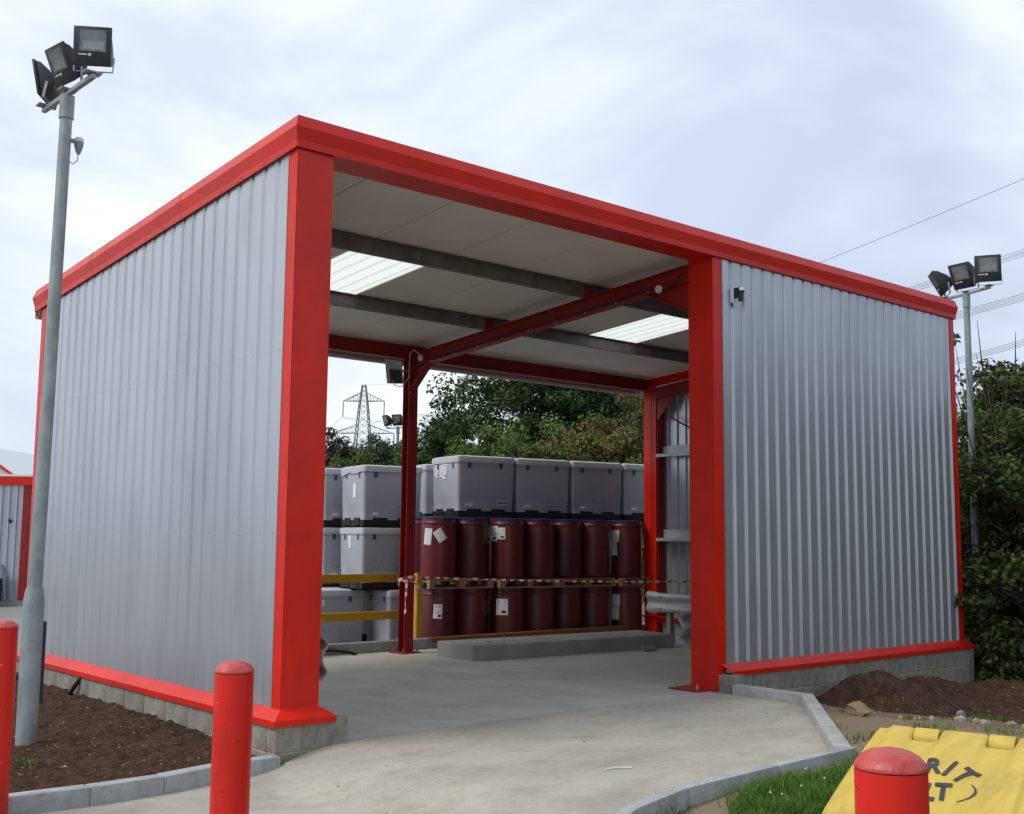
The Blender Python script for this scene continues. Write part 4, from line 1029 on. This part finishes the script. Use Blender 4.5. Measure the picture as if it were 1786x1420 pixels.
def paper(parent, x, y, z, w_, h_, rot, side, txt=True, name='paper'):
    """side 'f' front face (y=const), 'l' left face (x=const)"""
    b = MB(); c, s = math.cos(rot), math.sin(rot); q = []
    for a, bb_ in ((-w_ / 2, -h_ / 2), (w_ / 2, -h_ / 2), (w_ / 2, h_ / 2), (-w_ / 2, h_ / 2)): q.append((a * c - bb_ * s, a * s + bb_ * c))
    P = [(x + a, y, z + bb_) for a, bb_ in q] if side == 'f' else [(x, y - a, z + bb_) for a, bb_ in q]
    nrm = Vector((0, -.003, 0)) if side == 'f' else Vector((-.003, 0, 0))
    b.add(P + [tuple(Vector(p_) + nrm) for p_ in P], [(0, 1, 2, 3), (7, 6, 5, 4), (0, 1, 5, 4), (1, 2, 6, 5), (2, 3, 7, 6), (3, 0, 4, 7)])
    o = b.build(name, PAPER, parent)
    if txt:
        t = MB()
        for (a0, a1, b0, b1) in ((-.3, .3, .33, .38), (-.38, .35, .12, .14), (-.38, .2, .02, .04), (-.38, .3, -.1, -.08), (.1, .36, -.38, -.2)):
            qq = [(a * w_ * c - bb_ * h_ * s, a * w_ * s + bb_ * h_ * c) for a, bb_ in ((a0, b0), (a1, b0), (a1, b1), (a0, b1))]
            P = [(x + a, y, z + bb_) for a, bb_ in qq] if side == 'f' else [(x, y - a, z + bb_) for a, bb_ in qq]
            t.add([tuple(Vector(p_) + nrm * 1.3) for p_ in P], [(0, 1, 2, 3)])
        t.build('print', INK, o)
    return o
GC = 'grey lidded storage crates stacked behind the shelter'
def crate(px, t, z, label, first=[True]):
    x, y = along(px, t) if px else tuple((Vector((*along(799, 18.75), 0)) + e1 * 1.135 * t)[:2])
    rz = EA + random.uniform(-.010, .010)
    if first[0]:
        first[0] = False; CR.location = (x, y, z); CR.rotation_euler = (0, 0, rz); CR['label'] = label; CR['group'] = GC; return CR
    return dup(KEEP, (x, y, z), rz, label, GC)
# a clean copy source before papers are added
KEEP = CR
src_kids = [(c, kids(c)) for c in kids(CR)]
KIDS[CR] = [c for c, _ in src_kids]
for c, k in src_kids: KIDS[c] = k
YZ = -.335
random.seed(21)
c1 = crate(799, 18.75, 1.915, 'grey crate with three paper notices, largest of the row on top of the drums')
c1b = crate(None, 1, 1.915, 'plain grey crate on the drums, just right of the crate with paper notices')
c1c = crate(None, 2, 1.915, 'plain grey crate on the drums, third in the row from the left')
c1d = crate(None, 3, 1.915, 'grey crate on the drums mostly hidden by the right rear post')
c5 = crate(742, 21.2, 1.915, 'grey crate set back in shadow between middle post and crate with notices')
c2 = crate(635, 19.0, YZ + 2.09, 'topmost grey crate left of the middle post, with a sagging lid')
c3 = crate(635, 19.0, YZ + 1.045, 'middle grey crate left of the middle post, above the yellow bar')
c4 = crate(683, 19.2, YZ, 'narrow pale face of a ground level crate directly left of the middle post')
c6 = crate(566, 20.0, YZ + 2.09, 'topmost grey crate beside the red corner column at the left')
c7 = crate(566, 20.0, YZ + 1.045, 'middle grey crate beside the red corner column at the left')
c9 = crate(612, 20.9, YZ, 'grey filler crate added to darken the gap between the two ground level crates')  # added filler: hides the bright yard so the gap stays dark
c8 = crate(537, 19.0, YZ, 'wide grey crate at ground level behind the yellow bars')
paper(c1, .014, .80, .80, .12, .20, .0, 'l'); paper(c1, .014, .63, .80, .12, .2, .1, 'l'); paper(c1, .013, .50, .79, .15, .26, -.06, 'l')
paper(c2, .016, .40, .62, .13, .24, .0, 'l', False); paper(c3, .014, .55, .80, .10, .22, .1, 'l', False)
paper(c6, .014, .55, .80, .16, .24, 0, 'l', False); paper(c7, .014, .55, .72, .13, .22, 0, 'l', False)
paper(c4, .014, .70, .80, .20, .18, 0, 'l'); paper(c8, .35, .012, .83, .06, .10, 0, 'f', False)
lb = paper(c1, .86, .0205, .265, .20, .065, 0, 'f', False, 'label')
me = letter('TOMATO RED', .045)
for v in me.vertices: v.co = (.86 + v.co.x * .62, .0165, .25 + v.co.y)
me.materials.clear(); me.materials.append(INK); o = bpy.data.objects.new('lettering', me); C.objects.link(o); o.parent = lb
# sagging plastic edge on the top crate
MB().add([(-.004, .06, .94), (-.004, .35, .90), (-.006, .6, .93), (-.004, .95, .875), (.0, .98, .98), (-.002, .5, 1.0), (-.002, .06, 1.0)], [(0, 1, 2, 5, 6), (2, 3, 4, 5)]).build('torn_sheet', CRLID, c2)

# ---------------------------------------------------------------- drums on pallets
def drum_proto():
    t = thing('drum', 'x', 'drum'); r = .292
    MB().lathe([(r - .02, 0), (r - .005, .02), (r, .06), (r, .86), (r - .004, .875), (r + .006, .885), (r + .006, .90), (r - .008, .915), (r - .004, .975)], 32).build('barrel', DRUM, t, smooth=True, angle=50)
    MB().lathe([(r + .003, .972), (r + .005, .987), (r - .02, .992), (r - .03, .975), (.02, .975)], 32).build('lid', BLUE, t, smooth=True)
    return t
def pallet_proto():
    t = thing('pallet', 'x', 'pallet')
    for y in (0, .53, 1.06): MB().box(0, 1.16, y, y + .10, 0, .02).build('bottom_board', WOOD, t)
    for k in range(5): MB().box(0, 1.16, k * .265, k * .265 + .10, .12, .14).build('top_board', WOOD, t)
    for x in (0, .53, 1.06):
        for y in (0, .53, 1.06): MB().box(x, x + .10, y, y + .10, .02, .098).build('block', WOOD, t)
        MB().box(x, x + .10, 0, 1.16, .098, .12).build('stringer_board', WOOD, t)
    return t
DR = drum_proto(); PL = pallet_proto()
for p_r in (DR, PL): KIDS[p_r] = kids(p_r)
for p_r in (DR, PL):
    for c in KIDS[p_r]: KIDS[c] = []
GD = 'maroon blue lidded drums on pallets behind the shelter'
_df = [True]; _pf = [True]
def drum(p, z, label, tilt=0):
    if _df[0]: _df[0] = False; DR.location = (p.x, p.y, z); DR['label'] = label; DR['group'] = GD; return DR
    return dup(DR, (p.x, p.y, z), 0, label, GD)
def pallet(p, z, label):
    if _pf[0]: _pf[0] = False; PL.location = (p.x, p.y, z); PL.rotation_euler = (0, 0, EA); PL['label'] = label; PL['group'] = 'wooden pallets under the drums'; return PL
    return dup(PL, (p.x, p.y, z), EA, label, 'wooden pallets under the drums')
O0 = Vector((*along(886, 18.95), 0))      # centre of the near drum of the second unit
names = {-1: 'pallet beside the middle post', 0: 'second pallet from the middle post', 1: 'third pallet from the middle post', 2: 'pallet behind the right rear post'}
DL = {}
for tier, z in (('lower', YZ + .14), ('upper', YZ + .14 + .985 + .14)):
    for u in (-1, 0, 1, 2):
        base = O0 + e1 * (u * 1.215) + e2 * (.10 if u in (1,) else 0) + e2 * (.12 if u == -1 else 0)
        pallet(base - e1 * .29 - e2 * .29, z - .14, f'{tier} wooden pallet under drums, {names[u].replace("pallet ", "")}')
        for (i, j) in ((0, 0), (1, 0), (0, 1)):
            if u == 2 and i == 1: continue
            nm = {(0, 0): 'front left', (1, 0): 'front right', (0, 1): 'rear left'}[(i, j)]
            p = base + e1 * .585 * i + e2 * .585 * j
            DL[(tier, u, i, j)] = drum(p, z, f'maroon drum, {nm} on the {tier} {names[u]}')
def dpaper(d, ang, z, w_, h_, rot=0, txt=True):
    """paper sheet bent round the drum; ang is the direction it faces"""
    r = .2955; c, s = math.cos(rot), math.sin(rot); v = []; n_, m_ = 7, 5
    for k in range(n_):
        for l_ in range(m_):
            a = -w_ / 2 + w_ * k / (n_ - 1); bb_ = -h_ / 2 + h_ * l_ / (m_ - 1)
            X = a * c - bb_ * s; Z = a * s + bb_ * c; th = ang + X / r; v.append((r * math.cos(th), r * math.sin(th), z + Z))
    o = mesh_obj('paper', v, [(k * m_ + l_, (k + 1) * m_ + l_, (k + 1) * m_ + l_ + 1, k * m_ + l_ + 1) for k in range(n_ - 1) for l_ in range(m_ - 1)], PAPER, d)
    if txt and abs(rot) < .3:
        b = MB()
        for (a0, a1, b0, b1) in ((-.3, .3, .3, .37), (-.35, .3, .05, .08), (-.35, .2, -.08, -.05), (.0, .36, -.38, -.22)):
            vv = []
            for a, bb_ in ((a0, b0), (a1, b0), (a1, b1), (a0, b1)):
                X = a * w_ * c - bb_ * h_ * s; Z = a * w_ * s + bb_ * h_ * c; th = ang + X / (r); vv.append(((r + .0025) * math.cos(th), (r + .0025) * math.sin(th), z + Z))
            b.add(vv, [(0, 1, 2, 3)])
        b.build('print', INK, o)
F = math.radians(-131)   # direction facing the photographer
g_ = DL.get
dpaper(g_(('upper', -1, 0, 0)), F + .15, .70, .15, .20, .6); dpaper(g_(('upper', -1, 0, 0)), F - .55, .68, .14, .26, -.1, False)
dpaper(g_(('upper', 0, 0, 1)), F - .1, .72, .21, .28, .05); dpaper(g_(('upper', 0, 0, 0)), F - .85, .74, .17, .25, -.05); dpaper(g_(('upper', 0, 0, 0)), F - .35, .74, .15, .19, .03)
dpaper(g_(('lower', 0, 0, 0)), F - .25, .68, .20, .26, 0); dpaper(g_(('lower', 0, 0, 1)), F + .1, .68, .15, .25, 0)
dpaper(g_(('lower', -1, 0, 0)), F + .10, .63, .14, .22, -.05); dpaper(g_(('lower', -1, 0, 1)) or g_(('lower', -1, 0, 0)), F - .75, .70, .12, .2, .12)
dpaper(g_(('upper', 1, 0, 0)), F - 1.0, .72, .14, .18, -.3, False); dpaper(g_(('upper', 1, 0, 0)), F - 1.1, .5, .14, .24, .1, False)
dpaper(g_(('upper', 2, 0, 0)), F - .75, .72, .16, .20, -.05, False); dpaper(g_(('upper', 2, 0, 0)), F - .85, .5, .14, .24, .08, False)
dpaper(g_(('lower', 2, 0, 0)), F - .7, .74, .16, .20, 0, False); dpaper(g_(('lower', 2, 0, 0)), F - .75, .52, .16, .22, 0, False)


# ---------------------------------------------------------------- left background building, pallets
bgx, bgy = along(-10, 31)
bl = thing('warehouse', 'grey clad warehouse with red eaves far behind on the left edge', 'building', (0, 0, 0))
ang = math.radians(-38); ux = Vector((math.cos(ang), math.sin(ang), 0)); uy = Vector((-math.sin(ang), math.cos(ang), 0))
E0 = Vector((*along(54, 31), 0))
def wb(name, m, a0, a1, b0, b1, z0, z1, parent=bl):
    P = [E0 + ux * a + uy * b for a, b in ((a0, b0), (a1, b0), (a1, b1), (a0, b1))]
    return MB().hexa([(p.x, p.y, z0) for p in P] + [(p.x, p.y, z1) for p in P]).build(name, m, parent)
wb('wall', SILV, -14, -.02, .05, 12, -.33, 2.90)
for k in range(46): wb('cladding_rib', SILV, -.38 - k * .2, -.31 - k * .2, .0, .049, -.2, 2.88)
wb('eaves_flashing', RED, -14, .12, -.05, .3, 2.90, 3.14)
wb('corner_flashing', REDP, -.15, .0, -.02, .2, -.2, 2.89)
rf = MB(); P = [E0 + ux * a + uy * b for a, b in ((-14, 0), (.1, 0), (.1, 5), (-14, 5))]
rf.add([(P[0].x, P[0].y, 3.14), (P[1].x, P[1].y, 3.14), (P[2].x, P[2].y, 3.45), (P[3].x, P[3].y, 3.45)], [(0, 1, 2, 3)])
rf.build('roof', ROOFT, bl)
p = E0 + ux * (-.45) - uy * .02
MB().tube([tuple(p + Vector((0, 0, 1.9))), tuple(p + Vector((0, 0, 1.98)) - uy * .08)], .04, 8).build('wall_lamp', LBLK, bl)
MB().bar(tuple(E0 + ux * -.4 - uy * .25 + Vector((0, 0, -.15))), tuple(E0 + ux * -.6 - uy * .05 + Vector((0, 0, .75))), .05, .05).build('leaning_pole', PYL, bl)
bc = thing('black_crate', 'x', 'crate')
b = MB(); b.box(0, 1.0, 0, .7, .1, .15)
for a in (0, .45, .9): b.box(a, a + .10, 0, .7, 0, .10)
b.box(0, 1.0, 0, .04, 0, .03); b.build('tray', BLACK, bc)
KIDS[bc] = kids(bc)
for c in KIDS[bc]: KIDS[c] = []
px_ = E0 + ux * -1.50 - uy * .9
n_ = 0
for col in range(2):
    for k in range(4 - col):
        q = px_ + ux * (-1.1 * col); lab = f'black plastic tray, {["bottom", "second", "third", "top"][k]} of the {["right", "left"][col]} stack against the grey warehouse'
        if n_ == 0: bc.location = (q.x, q.y, -.22); bc.rotation_euler = (0, 0, ang); bc['label'] = lab; bc['group'] = 'stacked black trays by the warehouse'
        else: dup(bc, (q.x, q.y, -.22 + k * .155), ang + random.uniform(-.04, .04), lab, 'stacked black trays by the warehouse')
        n_ += 1
q = px_ + ux * -.3 - uy * 1.9
bp_ = thing('blue_pallet', 'blue plastic pallet lying on the yard in front of the black trays', 'pallet', (q.x, q.y, -.25), ang)
MB().box(0, 1.2, 0, 1.0, .10, .14).build('deck', mat('blue_pallet_plastic', (.03, .15, .45), .5), bp_)
for a in (0, .53, 1.06): MB().box(a, a + .14, 0, 1.0, 0, .098).build('skid', bpy.data.materials['blue_pallet_plastic'], bp_)
# pale shed farther away
fh = thing('far_shed', 'pale shed roof slope just above the grey warehouse at the left edge', 'building')
A_, B_ = Vector((*along(-60, 60), 0)), Vector((*along(52, 60), 0)); dn = (B_ - A_).normalized(); bk = Vector((-dn.y, dn.x, 0)) * 12
P = [A_, B_, B_ + bk, A_ + bk]
MB().hexa([(p.x, p.y, -.3) for p in P] + [(P[0].x, P[0].y, 6.35), (P[1].x, P[1].y, 4.05), (P[2].x, P[2].y, 4.05), (P[3].x, P[3].y, 6.35)]).build('shell', mat('pale_shed', (.62, .66, .70), .6), fh)
MB().bar((P[0].x, P[0].y, 6.38), (P[1].x, P[1].y, 4.08), .2, .10).build('roof_edge', RED, fh)

# ---------------------------------------------------------------- pylon and power lines
DP = 300.0
px0, py0 = along(632, DP)
PYR = YAW + 0.05
lat = Vector((math.cos(PYR), -math.sin(PYR), 0))      # arm direction
fw = Vector((math.sin(PYR), math.cos(PYR), 0))
py = thing('pylon', 'distant steel lattice pylon seen through the open rear of the shelter', 'pylon', (px0, py0, -1))
def leg(z):   # half width
    P = [(0, 4.6), (24, 2.2), (36, 1.25), (42.8, .45)]
    for (a, wa), (b, wb_) in zip(P, P[1:]):
        if z <= b: return wa + (wb_ - wa) * (z - a) / (b - a)
    return .45
def c3(z, sx_, sy_): w_ = leg(z); p = lat * w_ * sx_ + fw * w_ * sy_; return (p.x, p.y, z)
b = MB(); zs_ = [0, 5, 9.5, 13.5, 17, 20, 22.5, 25, 27, 29, 31, 32.8, 34.6, 36.2, 37.8, 39.2, 40.5, 41.7, 42.8]
CS = [(-1, -1), (1, -1), (1, 1), (-1, 1)]
for za_, zb__ in zip(zs_, zs_[1:]):
    pass
for k in range(4):
    b = MB()
    for za_, zb__ in zip(zs_, zs_[1:]): b.bar(c3(za_, *CS[k]), c3(zb__, *CS[k]), .22, .22)
    b.build('leg', PYL, py)
b = MB()
for za_, zb__ in zip(zs_, zs_[1:]):
    for k in range(4):
        A, B_ = CS[k], CS[(k + 1) % 4]; b.bar(c3(za_, *A), c3(zb__, *B_), .11, .11); b.bar(c3(za_, *B_), c3(zb__, *A), .11, .11)
b.build('lattice', PYL, py)
ATT = {}
for nm, z, half in (('upper', 38.4, 5.5), ('middle', 29.8, 8.3), ('lower', 21.5, 6.8)):
    for s in (-1, 1):
        b = MB(); tip = lat * half * s + Vector((0, 0, z - (.0)))
        for sy_ in (-1, 1):
            b.bar(c3(z - .0, s, sy_), tuple(tip), .16, .16); b.bar(c3(z + 2.2 if nm != 'upper' else z + 2.3, s, sy_), tuple(tip), .14, .14)
        r0, r1 = Vector(c3(z, s, 0)), Vector(c3(z + 2.2, s, 0))
        for t in (.2, .4, .6, .8):
            a = r0.lerp(tip, t); u_ = r1.lerp(tip, t); b.bar(tuple(a), tuple(u_), .09, .09); b.bar(tuple(a), tuple(r1.lerp(tip, t - .2)), .09, .09)
        o = b.build('crossarm', PYL, py)
        MB().tube([tuple(tip), tuple(tip - Vector((0, 0, 4.2)))], .16, 6).build('insulator', PYL, o)
        ATT[(nm, s)] = Vector((px0, py0, -1)) + tip - Vector((0, 0, 4.2))
ATT['earth'] = Vector((px0, py0, -1 + 42.9))
def wire_pts(A, s1, s2, dist0):
    """span from pylon towards a point right of the photographer; s1,s2 = (px,py) it crosses"""
    def toz(px, py_, t): return 1.6 + t * (math.tan(0) + 0) 
    return None
def span(att, far, far_h, mid, name_mb, off):
    A = att + off; Bx, By = far; B_ = Vector((Bx, By, far_h)) + off; pts = []
    for i in range(41):
        t = i / 40; p = A.lerp(B_, t); p.z -= mid * 4 * t * (1 - t); pts.append(tuple(p))
    name_mb.tube(pts, .026, 4)
SPANS = {'earth': (76.55, 4.14, 33.22, 6.49, 1, 'thin single overhead wire, highest of the lines right of the shelter roof'), ('upper', 1): (80.52, 0.35, 28.84, 4.55, 4, 'four strand power line crossing behind the right floodlights'), ('upper', -1): (72.57, 7.94, 21.33, 5.84, 4, 'pair of power lines crossing the lamp post below the floodlights'), ('middle', 1): (82.55, -1.59, 23.31, 6.73, 4, 'lower pair of power lines crossing the lamp post above the hedge'), ('middle', -1): (70.54, 9.88, 15.13, 8.28, 2, 'lowest power line just above the hedge top')}
for key, (fx, fy, fh_, mid, nn, lab) in SPANS.items():
    b = MB()
    for k in range(nn):
        off = Vector((0, 0, 0)) if nn == 1 else (lat * (.3 if k % 2 else -.3) + Vector((0, 0, -.35 if k // 2 else .0)))
        span(ATT[key], (fx, fy), fh_, mid, b, off)
    o = b.build('power_line', WIRE); tag(o, lab, 'power line', 'overhead power lines')
# spans running away to the left of the pylon
for s in (-1, 1):
    b = MB(); A = ATT[('upper', s)]; f_ = Vector((*along(330, 520), 8)); pts = []
    for i in range(21):
        t = i / 20; p = A.lerp(f_, t); p.z -= 8 * 4 * t * (1 - t) * .5; pts.append(tuple(p))
    o = b.tube(pts, .05, 4).build('power_line', WIRE); tag(o, ('left' if s < 0 else 'right') + ' power line sloping down to the left from the pylon upper arm', 'power line', 'overhead power lines')

# ---------------------------------------------------------------- trees
def crown_mesh(name, rx, ry, z0, z1, nclump, leaves, lsize, m, seed, flat=.6, gap=.0, tips=0):
    rng = np.random.default_rng(seed); cl = []
    zc = (z0 + z1) / 2; rz_ = (z1 - z0) / 2
    while len(cl) < nclump:
        d = rng.normal(size=3); d /= np.linalg.norm(d); r_ = rng.uniform(.35, 1) ** .5
        if d[2] < -.75 and rng.random() < .6: continue
        wob = 1 + .30 * noise.noise(Vector((d[0] * 2 + seed, d[1] * 2, d[2] * 2))) + .16 * noise.noise(Vector((d[0] * 5, d[1] * 5 + seed, d[2] * 5)))
        cl.append((d[0] * rx * r_ * wob, d[1] * ry * r_ * wob, zc + d[2] * rz_ * r_ * wob, rng.uniform(.6, 1.3)))
    cl = np.array(cl); n = nclump * leaves
    ci = np.repeat(np.arange(nclump), leaves); off = rng.normal(size=(n, 3)); off /= np.linalg.norm(off, axis=1)[:, None]
    rad = (rng.uniform(0, 1, n) ** .45)[:, None]; cr_ = (min(rx, ry) * .21 * cl[ci, 3])[:, None]
    P = cl[ci, :3] + off * rad * cr_ * np.array([1, 1, flat])
    nr = off + rng.normal(size=(n, 3)) * .7 + np.array([0, 0, .5]); nr /= np.linalg.norm(nr, axis=1)[:, None]
    a = np.cross(nr, rng.normal(size=(n, 3))); a /= np.linalg.norm(a, axis=1)[:, None]; b_ = np.cross(nr, a)
    s = (lsize * rng.uniform(.6, 1.3, n))[:, None]
    V = np.stack([P - a * s, P + b_ * s * .55 + nr * s * .12, P + a * s, P - b_ * s * .55 + nr * s * .12], 1).reshape(-1, 3)
    me = bpy.data.meshes.new(name); me.vertices.add(n * 4); me.vertices.foreach_set('co', V.ravel())
    me.loops.add(n * 4); me.loops.foreach_set('vertex_index', np.arange(n * 4)); me.polygons.add(n)
    me.polygons.foreach_set('loop_start', np.arange(n) * 4); me.polygons.foreach_set('loop_total', np.full(n, 4)); me.update(); me.materials.append(m)
    t = MB(); hb = z0 * .9 if z0 > .5 else .3
    t.tube([(0, 0, -.6), (.05, .02, hb * .5), (0, .05, hb), (.08, -.05, (z0 + z1) * .5), (0, 0, z1 * .92)], [.05 * z1 * .5 + .03, .045 * z1 * .45 + .03, .04 * z1 * .4 + .02, .02 * z1 * .4 + .015, .01], 8)
    for k in range(nclump):
        if k % 2: continue
        c = cl[k]; zz = max(.2, min(c[2] - .25 * math.hypot(c[0], c[1]) - .2, z1 * .85)); zz = max(zz, hb * .7)
        mid_ = (c[0] * .5, c[1] * .5, (zz + c[2]) / 2 + .12); t.tube([(0, 0, zz), mid_, tuple(c[:3])], [.035, .022, .008], 4, caps=False)
    for k in range(tips):
        a_ = rng.uniform(0, 6.28); r_ = rng.uniform(.3, .9) * rx; x_, y_ = r_ * math.cos(a_), r_ * math.sin(a_)
        t.tube([(x_ * .8, y_ * .8, z1 * .82), (x_, y_, z1 * 1.0), (x_ * 1.1 + rng.uniform(-.1, .1), y_ * 1.1, z1 * rng.uniform(1.05, 1.15))], [.012, .008, .003], 4, caps=False)
    tm = t.build('trunk', BARK, smooth=True); td = tm.data; bpy.data.objects.remove(tm)
    return me, td
def tree(name, meshes, loc, label, cat, sc=(1, 1, 1), rz=0, group=None, leafm=None):
    t = thing(name, label, cat, loc, rz, group); t.scale = sc
    for d, nm in zip(meshes, ('crown', 'trunk')):
        o = bpy.data.objects.new(nm, d); C.objects.link(o); o.parent = t
        if leafm and nm == 'crown':
            o.material_slots[0].link = 'OBJECT'; o.material_slots[0].material = leafm
    return t
OAK = crown_mesh('crown', 3.2, 3.1, 1.4, 8.6, 260, 170, .066, LF['oak'], 1, flat=.6)
OAK2 = crown_mesh('crown', 3.2, 3.0, 1.2, 8.0, 270, 170, .066, LF['dark'], 2, flat=.6)
SML = crown_mesh('crown', 1.9, 1.8, .8, 5.4, 150, 140, .06, LF['oak'], 3, flat=.7)
BSH = crown_mesh('crown', 1.7, 1.5, .2, 3.6, 190, 180, .038, LF['haw'], 4, flat=.7)
HDG = crown_mesh('crown', 1.7, 1.6, -.4, 4.6, 260, 150, .042, LF['hedge'], 5, flat=.5, tips=16)
GT = 'trees beyond the crates behind the shelter'
def T(nm, ms, px, t, z, label, sc=1, rz=0, lf=None, cat='tree', zsc=None, g=GT):
    p = along(px, t); return tree(nm, ms, (p[0], p[1], z), label, cat, (sc, sc, zsc or sc), rz, g, lf)
T('oak_tree', OAK, 962, 35, -.5, 'tall dark green oak filling the sky behind the crates with notices', 1.03, .3)
T('oak_tree', OAK2, 1065, 36, -.5, 'very dark tall tree right of the oak, reaching up behind the eaves beam', 1.08, 1.2)
T('oak_tree', OAK2, 1180, 37, -.5, 'dark tall tree at the right rear post, last of the row', 1.12, 2.4)
T('small_tree', SML, 786, 38, -.5, 'smaller green tree just right of the middle post at the left foot of the oak', 1.12, .8)
T('small_tree', SML, 735, 42, -.5, 'slim green tree directly behind the middle post', 1.08, 1.9, LF['dark'])
T('small_tree', SML, 672, 44, -.5, 'round green tree left of the distant lamp post', 1.06, 2.9)
T('small_tree', SML, 577, 38, -.5, 'dark coppery tree beside the left corner column', 1.0, 4.0, LF['copper'])
T('small_tree', SML, 625, 52, -.5, 'pale green tree at the foot of the pylon', .82, 5.1)
T('bush', BSH, 905, 29, -.4, 'yellowish green hawthorn bush above the crate with paper notices', 1.30, .2, cat='bush')
T('bush', BSH, 840, 31, -.4, 'olive hawthorn bush below the left side of the oak', 1.2, 1.4, cat='bush')
T('bush', BSH, 990, 29, -.4, 'bright fresh green bush above the second crate on the drums', 1.30, 2.6, LF['bright'], cat='bush')
T('bush', BSH, 1085, 28, -.4, 'rusty orange green hawthorn bush by the right rear post', 1.25, 3.3, LF['rust'], cat='bush', zsc=1.48)
T('bush', BSH, 1050, 30, -.4, 'green bush between the bright bush and the rusty hawthorn', 1.2, 5.3, LF['haw'], cat='bush')
T('bush', BSH, 600, 33, -.4, 'low olive bush above the crates beside the left corner column', 1.18, 4.4, cat='bush')
T('bush', BSH, 660, 35, -.4, 'low green bush behind the top crate left of the middle post', 1.12, .9, LF['bright'], cat='bush')
T('bush', BSH, 740, 34, -.4, 'low olive bush behind the middle post', 1.2, 2.0, cat='bush')
T('bush', BSH, 560, 40, -.4, 'low bush at the left corner column under the coppery tree', 1.0, 3.0, cat='bush')
GH = 'overgrown hawthorn hedge right of the shelter'
T('hedge_shrub', HDG, 1778, 19.0, -1.5, 'tall twiggy hedge shrub at the right edge beside the lamp post', 1.32, .3, cat='hedge shrub', g=GH)
T('hedge_shrub', HDG, 1726, 21.5, -1.3, 'dark hedge shrub directly behind the right lamp post', .98, 1.3, cat='hedge shrub', g=GH)
T('hedge_shrub', HDG, 1712, 26, -1.2, 'hedge shrub showing between the shelter wall and the lamp post', 1.08, 2.2, LF['oak'], cat='hedge shrub', g=GH)
T('hedge_shrub', HDG, 1760, 23.5, -1.3, 'hedge shrub farther back between the lamp post and the right edge', 1.25, 3.1, cat='hedge shrub', g=GH)
T('hedge_shrub', HDG, 1815, 16.6, -1.5, 'reddish tipped hedge shrub cut by the right edge above the soil heap', 1.12, 4.2, cat='hedge shrub', g=GH)
T('hedge_shrub', HDG, 1750, 17.9, -1.6, 'low dark hedge shrub behind the end of the soil heap', .74, 5.0, LF['dark'], cat='hedge shrub', g=GH)
T('hedge_shrub', HDG, 1850, 21, -1.5, 'hedge shrub just past the right edge of the picture', 1.1, 5.6, cat='hedge shrub', g=GH)
for i, (x, y) in enumerate(((19, -9), (23, -13), (27, -6), (17, -15), (30, -14))):
    tree('oak_tree', OAK2, (x, y, -1.5), ('nearest', 'second', 'third', 'fourth', 'farthest')[i] + ' dark tree of the wood beyond the right edge of the picture', 'tree', (1.1, 1.1, 1.0), i * 1.3, GH)
for i, (x, y) in enumerate(((13.5, -6.5), (14.5, -9.5), (13, -12.5), (11, -15))):
    tree('hedge_shrub', HDG, (x, y, -1.2), ('first', 'second', 'third', 'last')[i] + ' hedge shrub beyond the right edge of the picture', 'hedge shrub', (1.1, 1.1, 1.0), i * 1.7, GH)
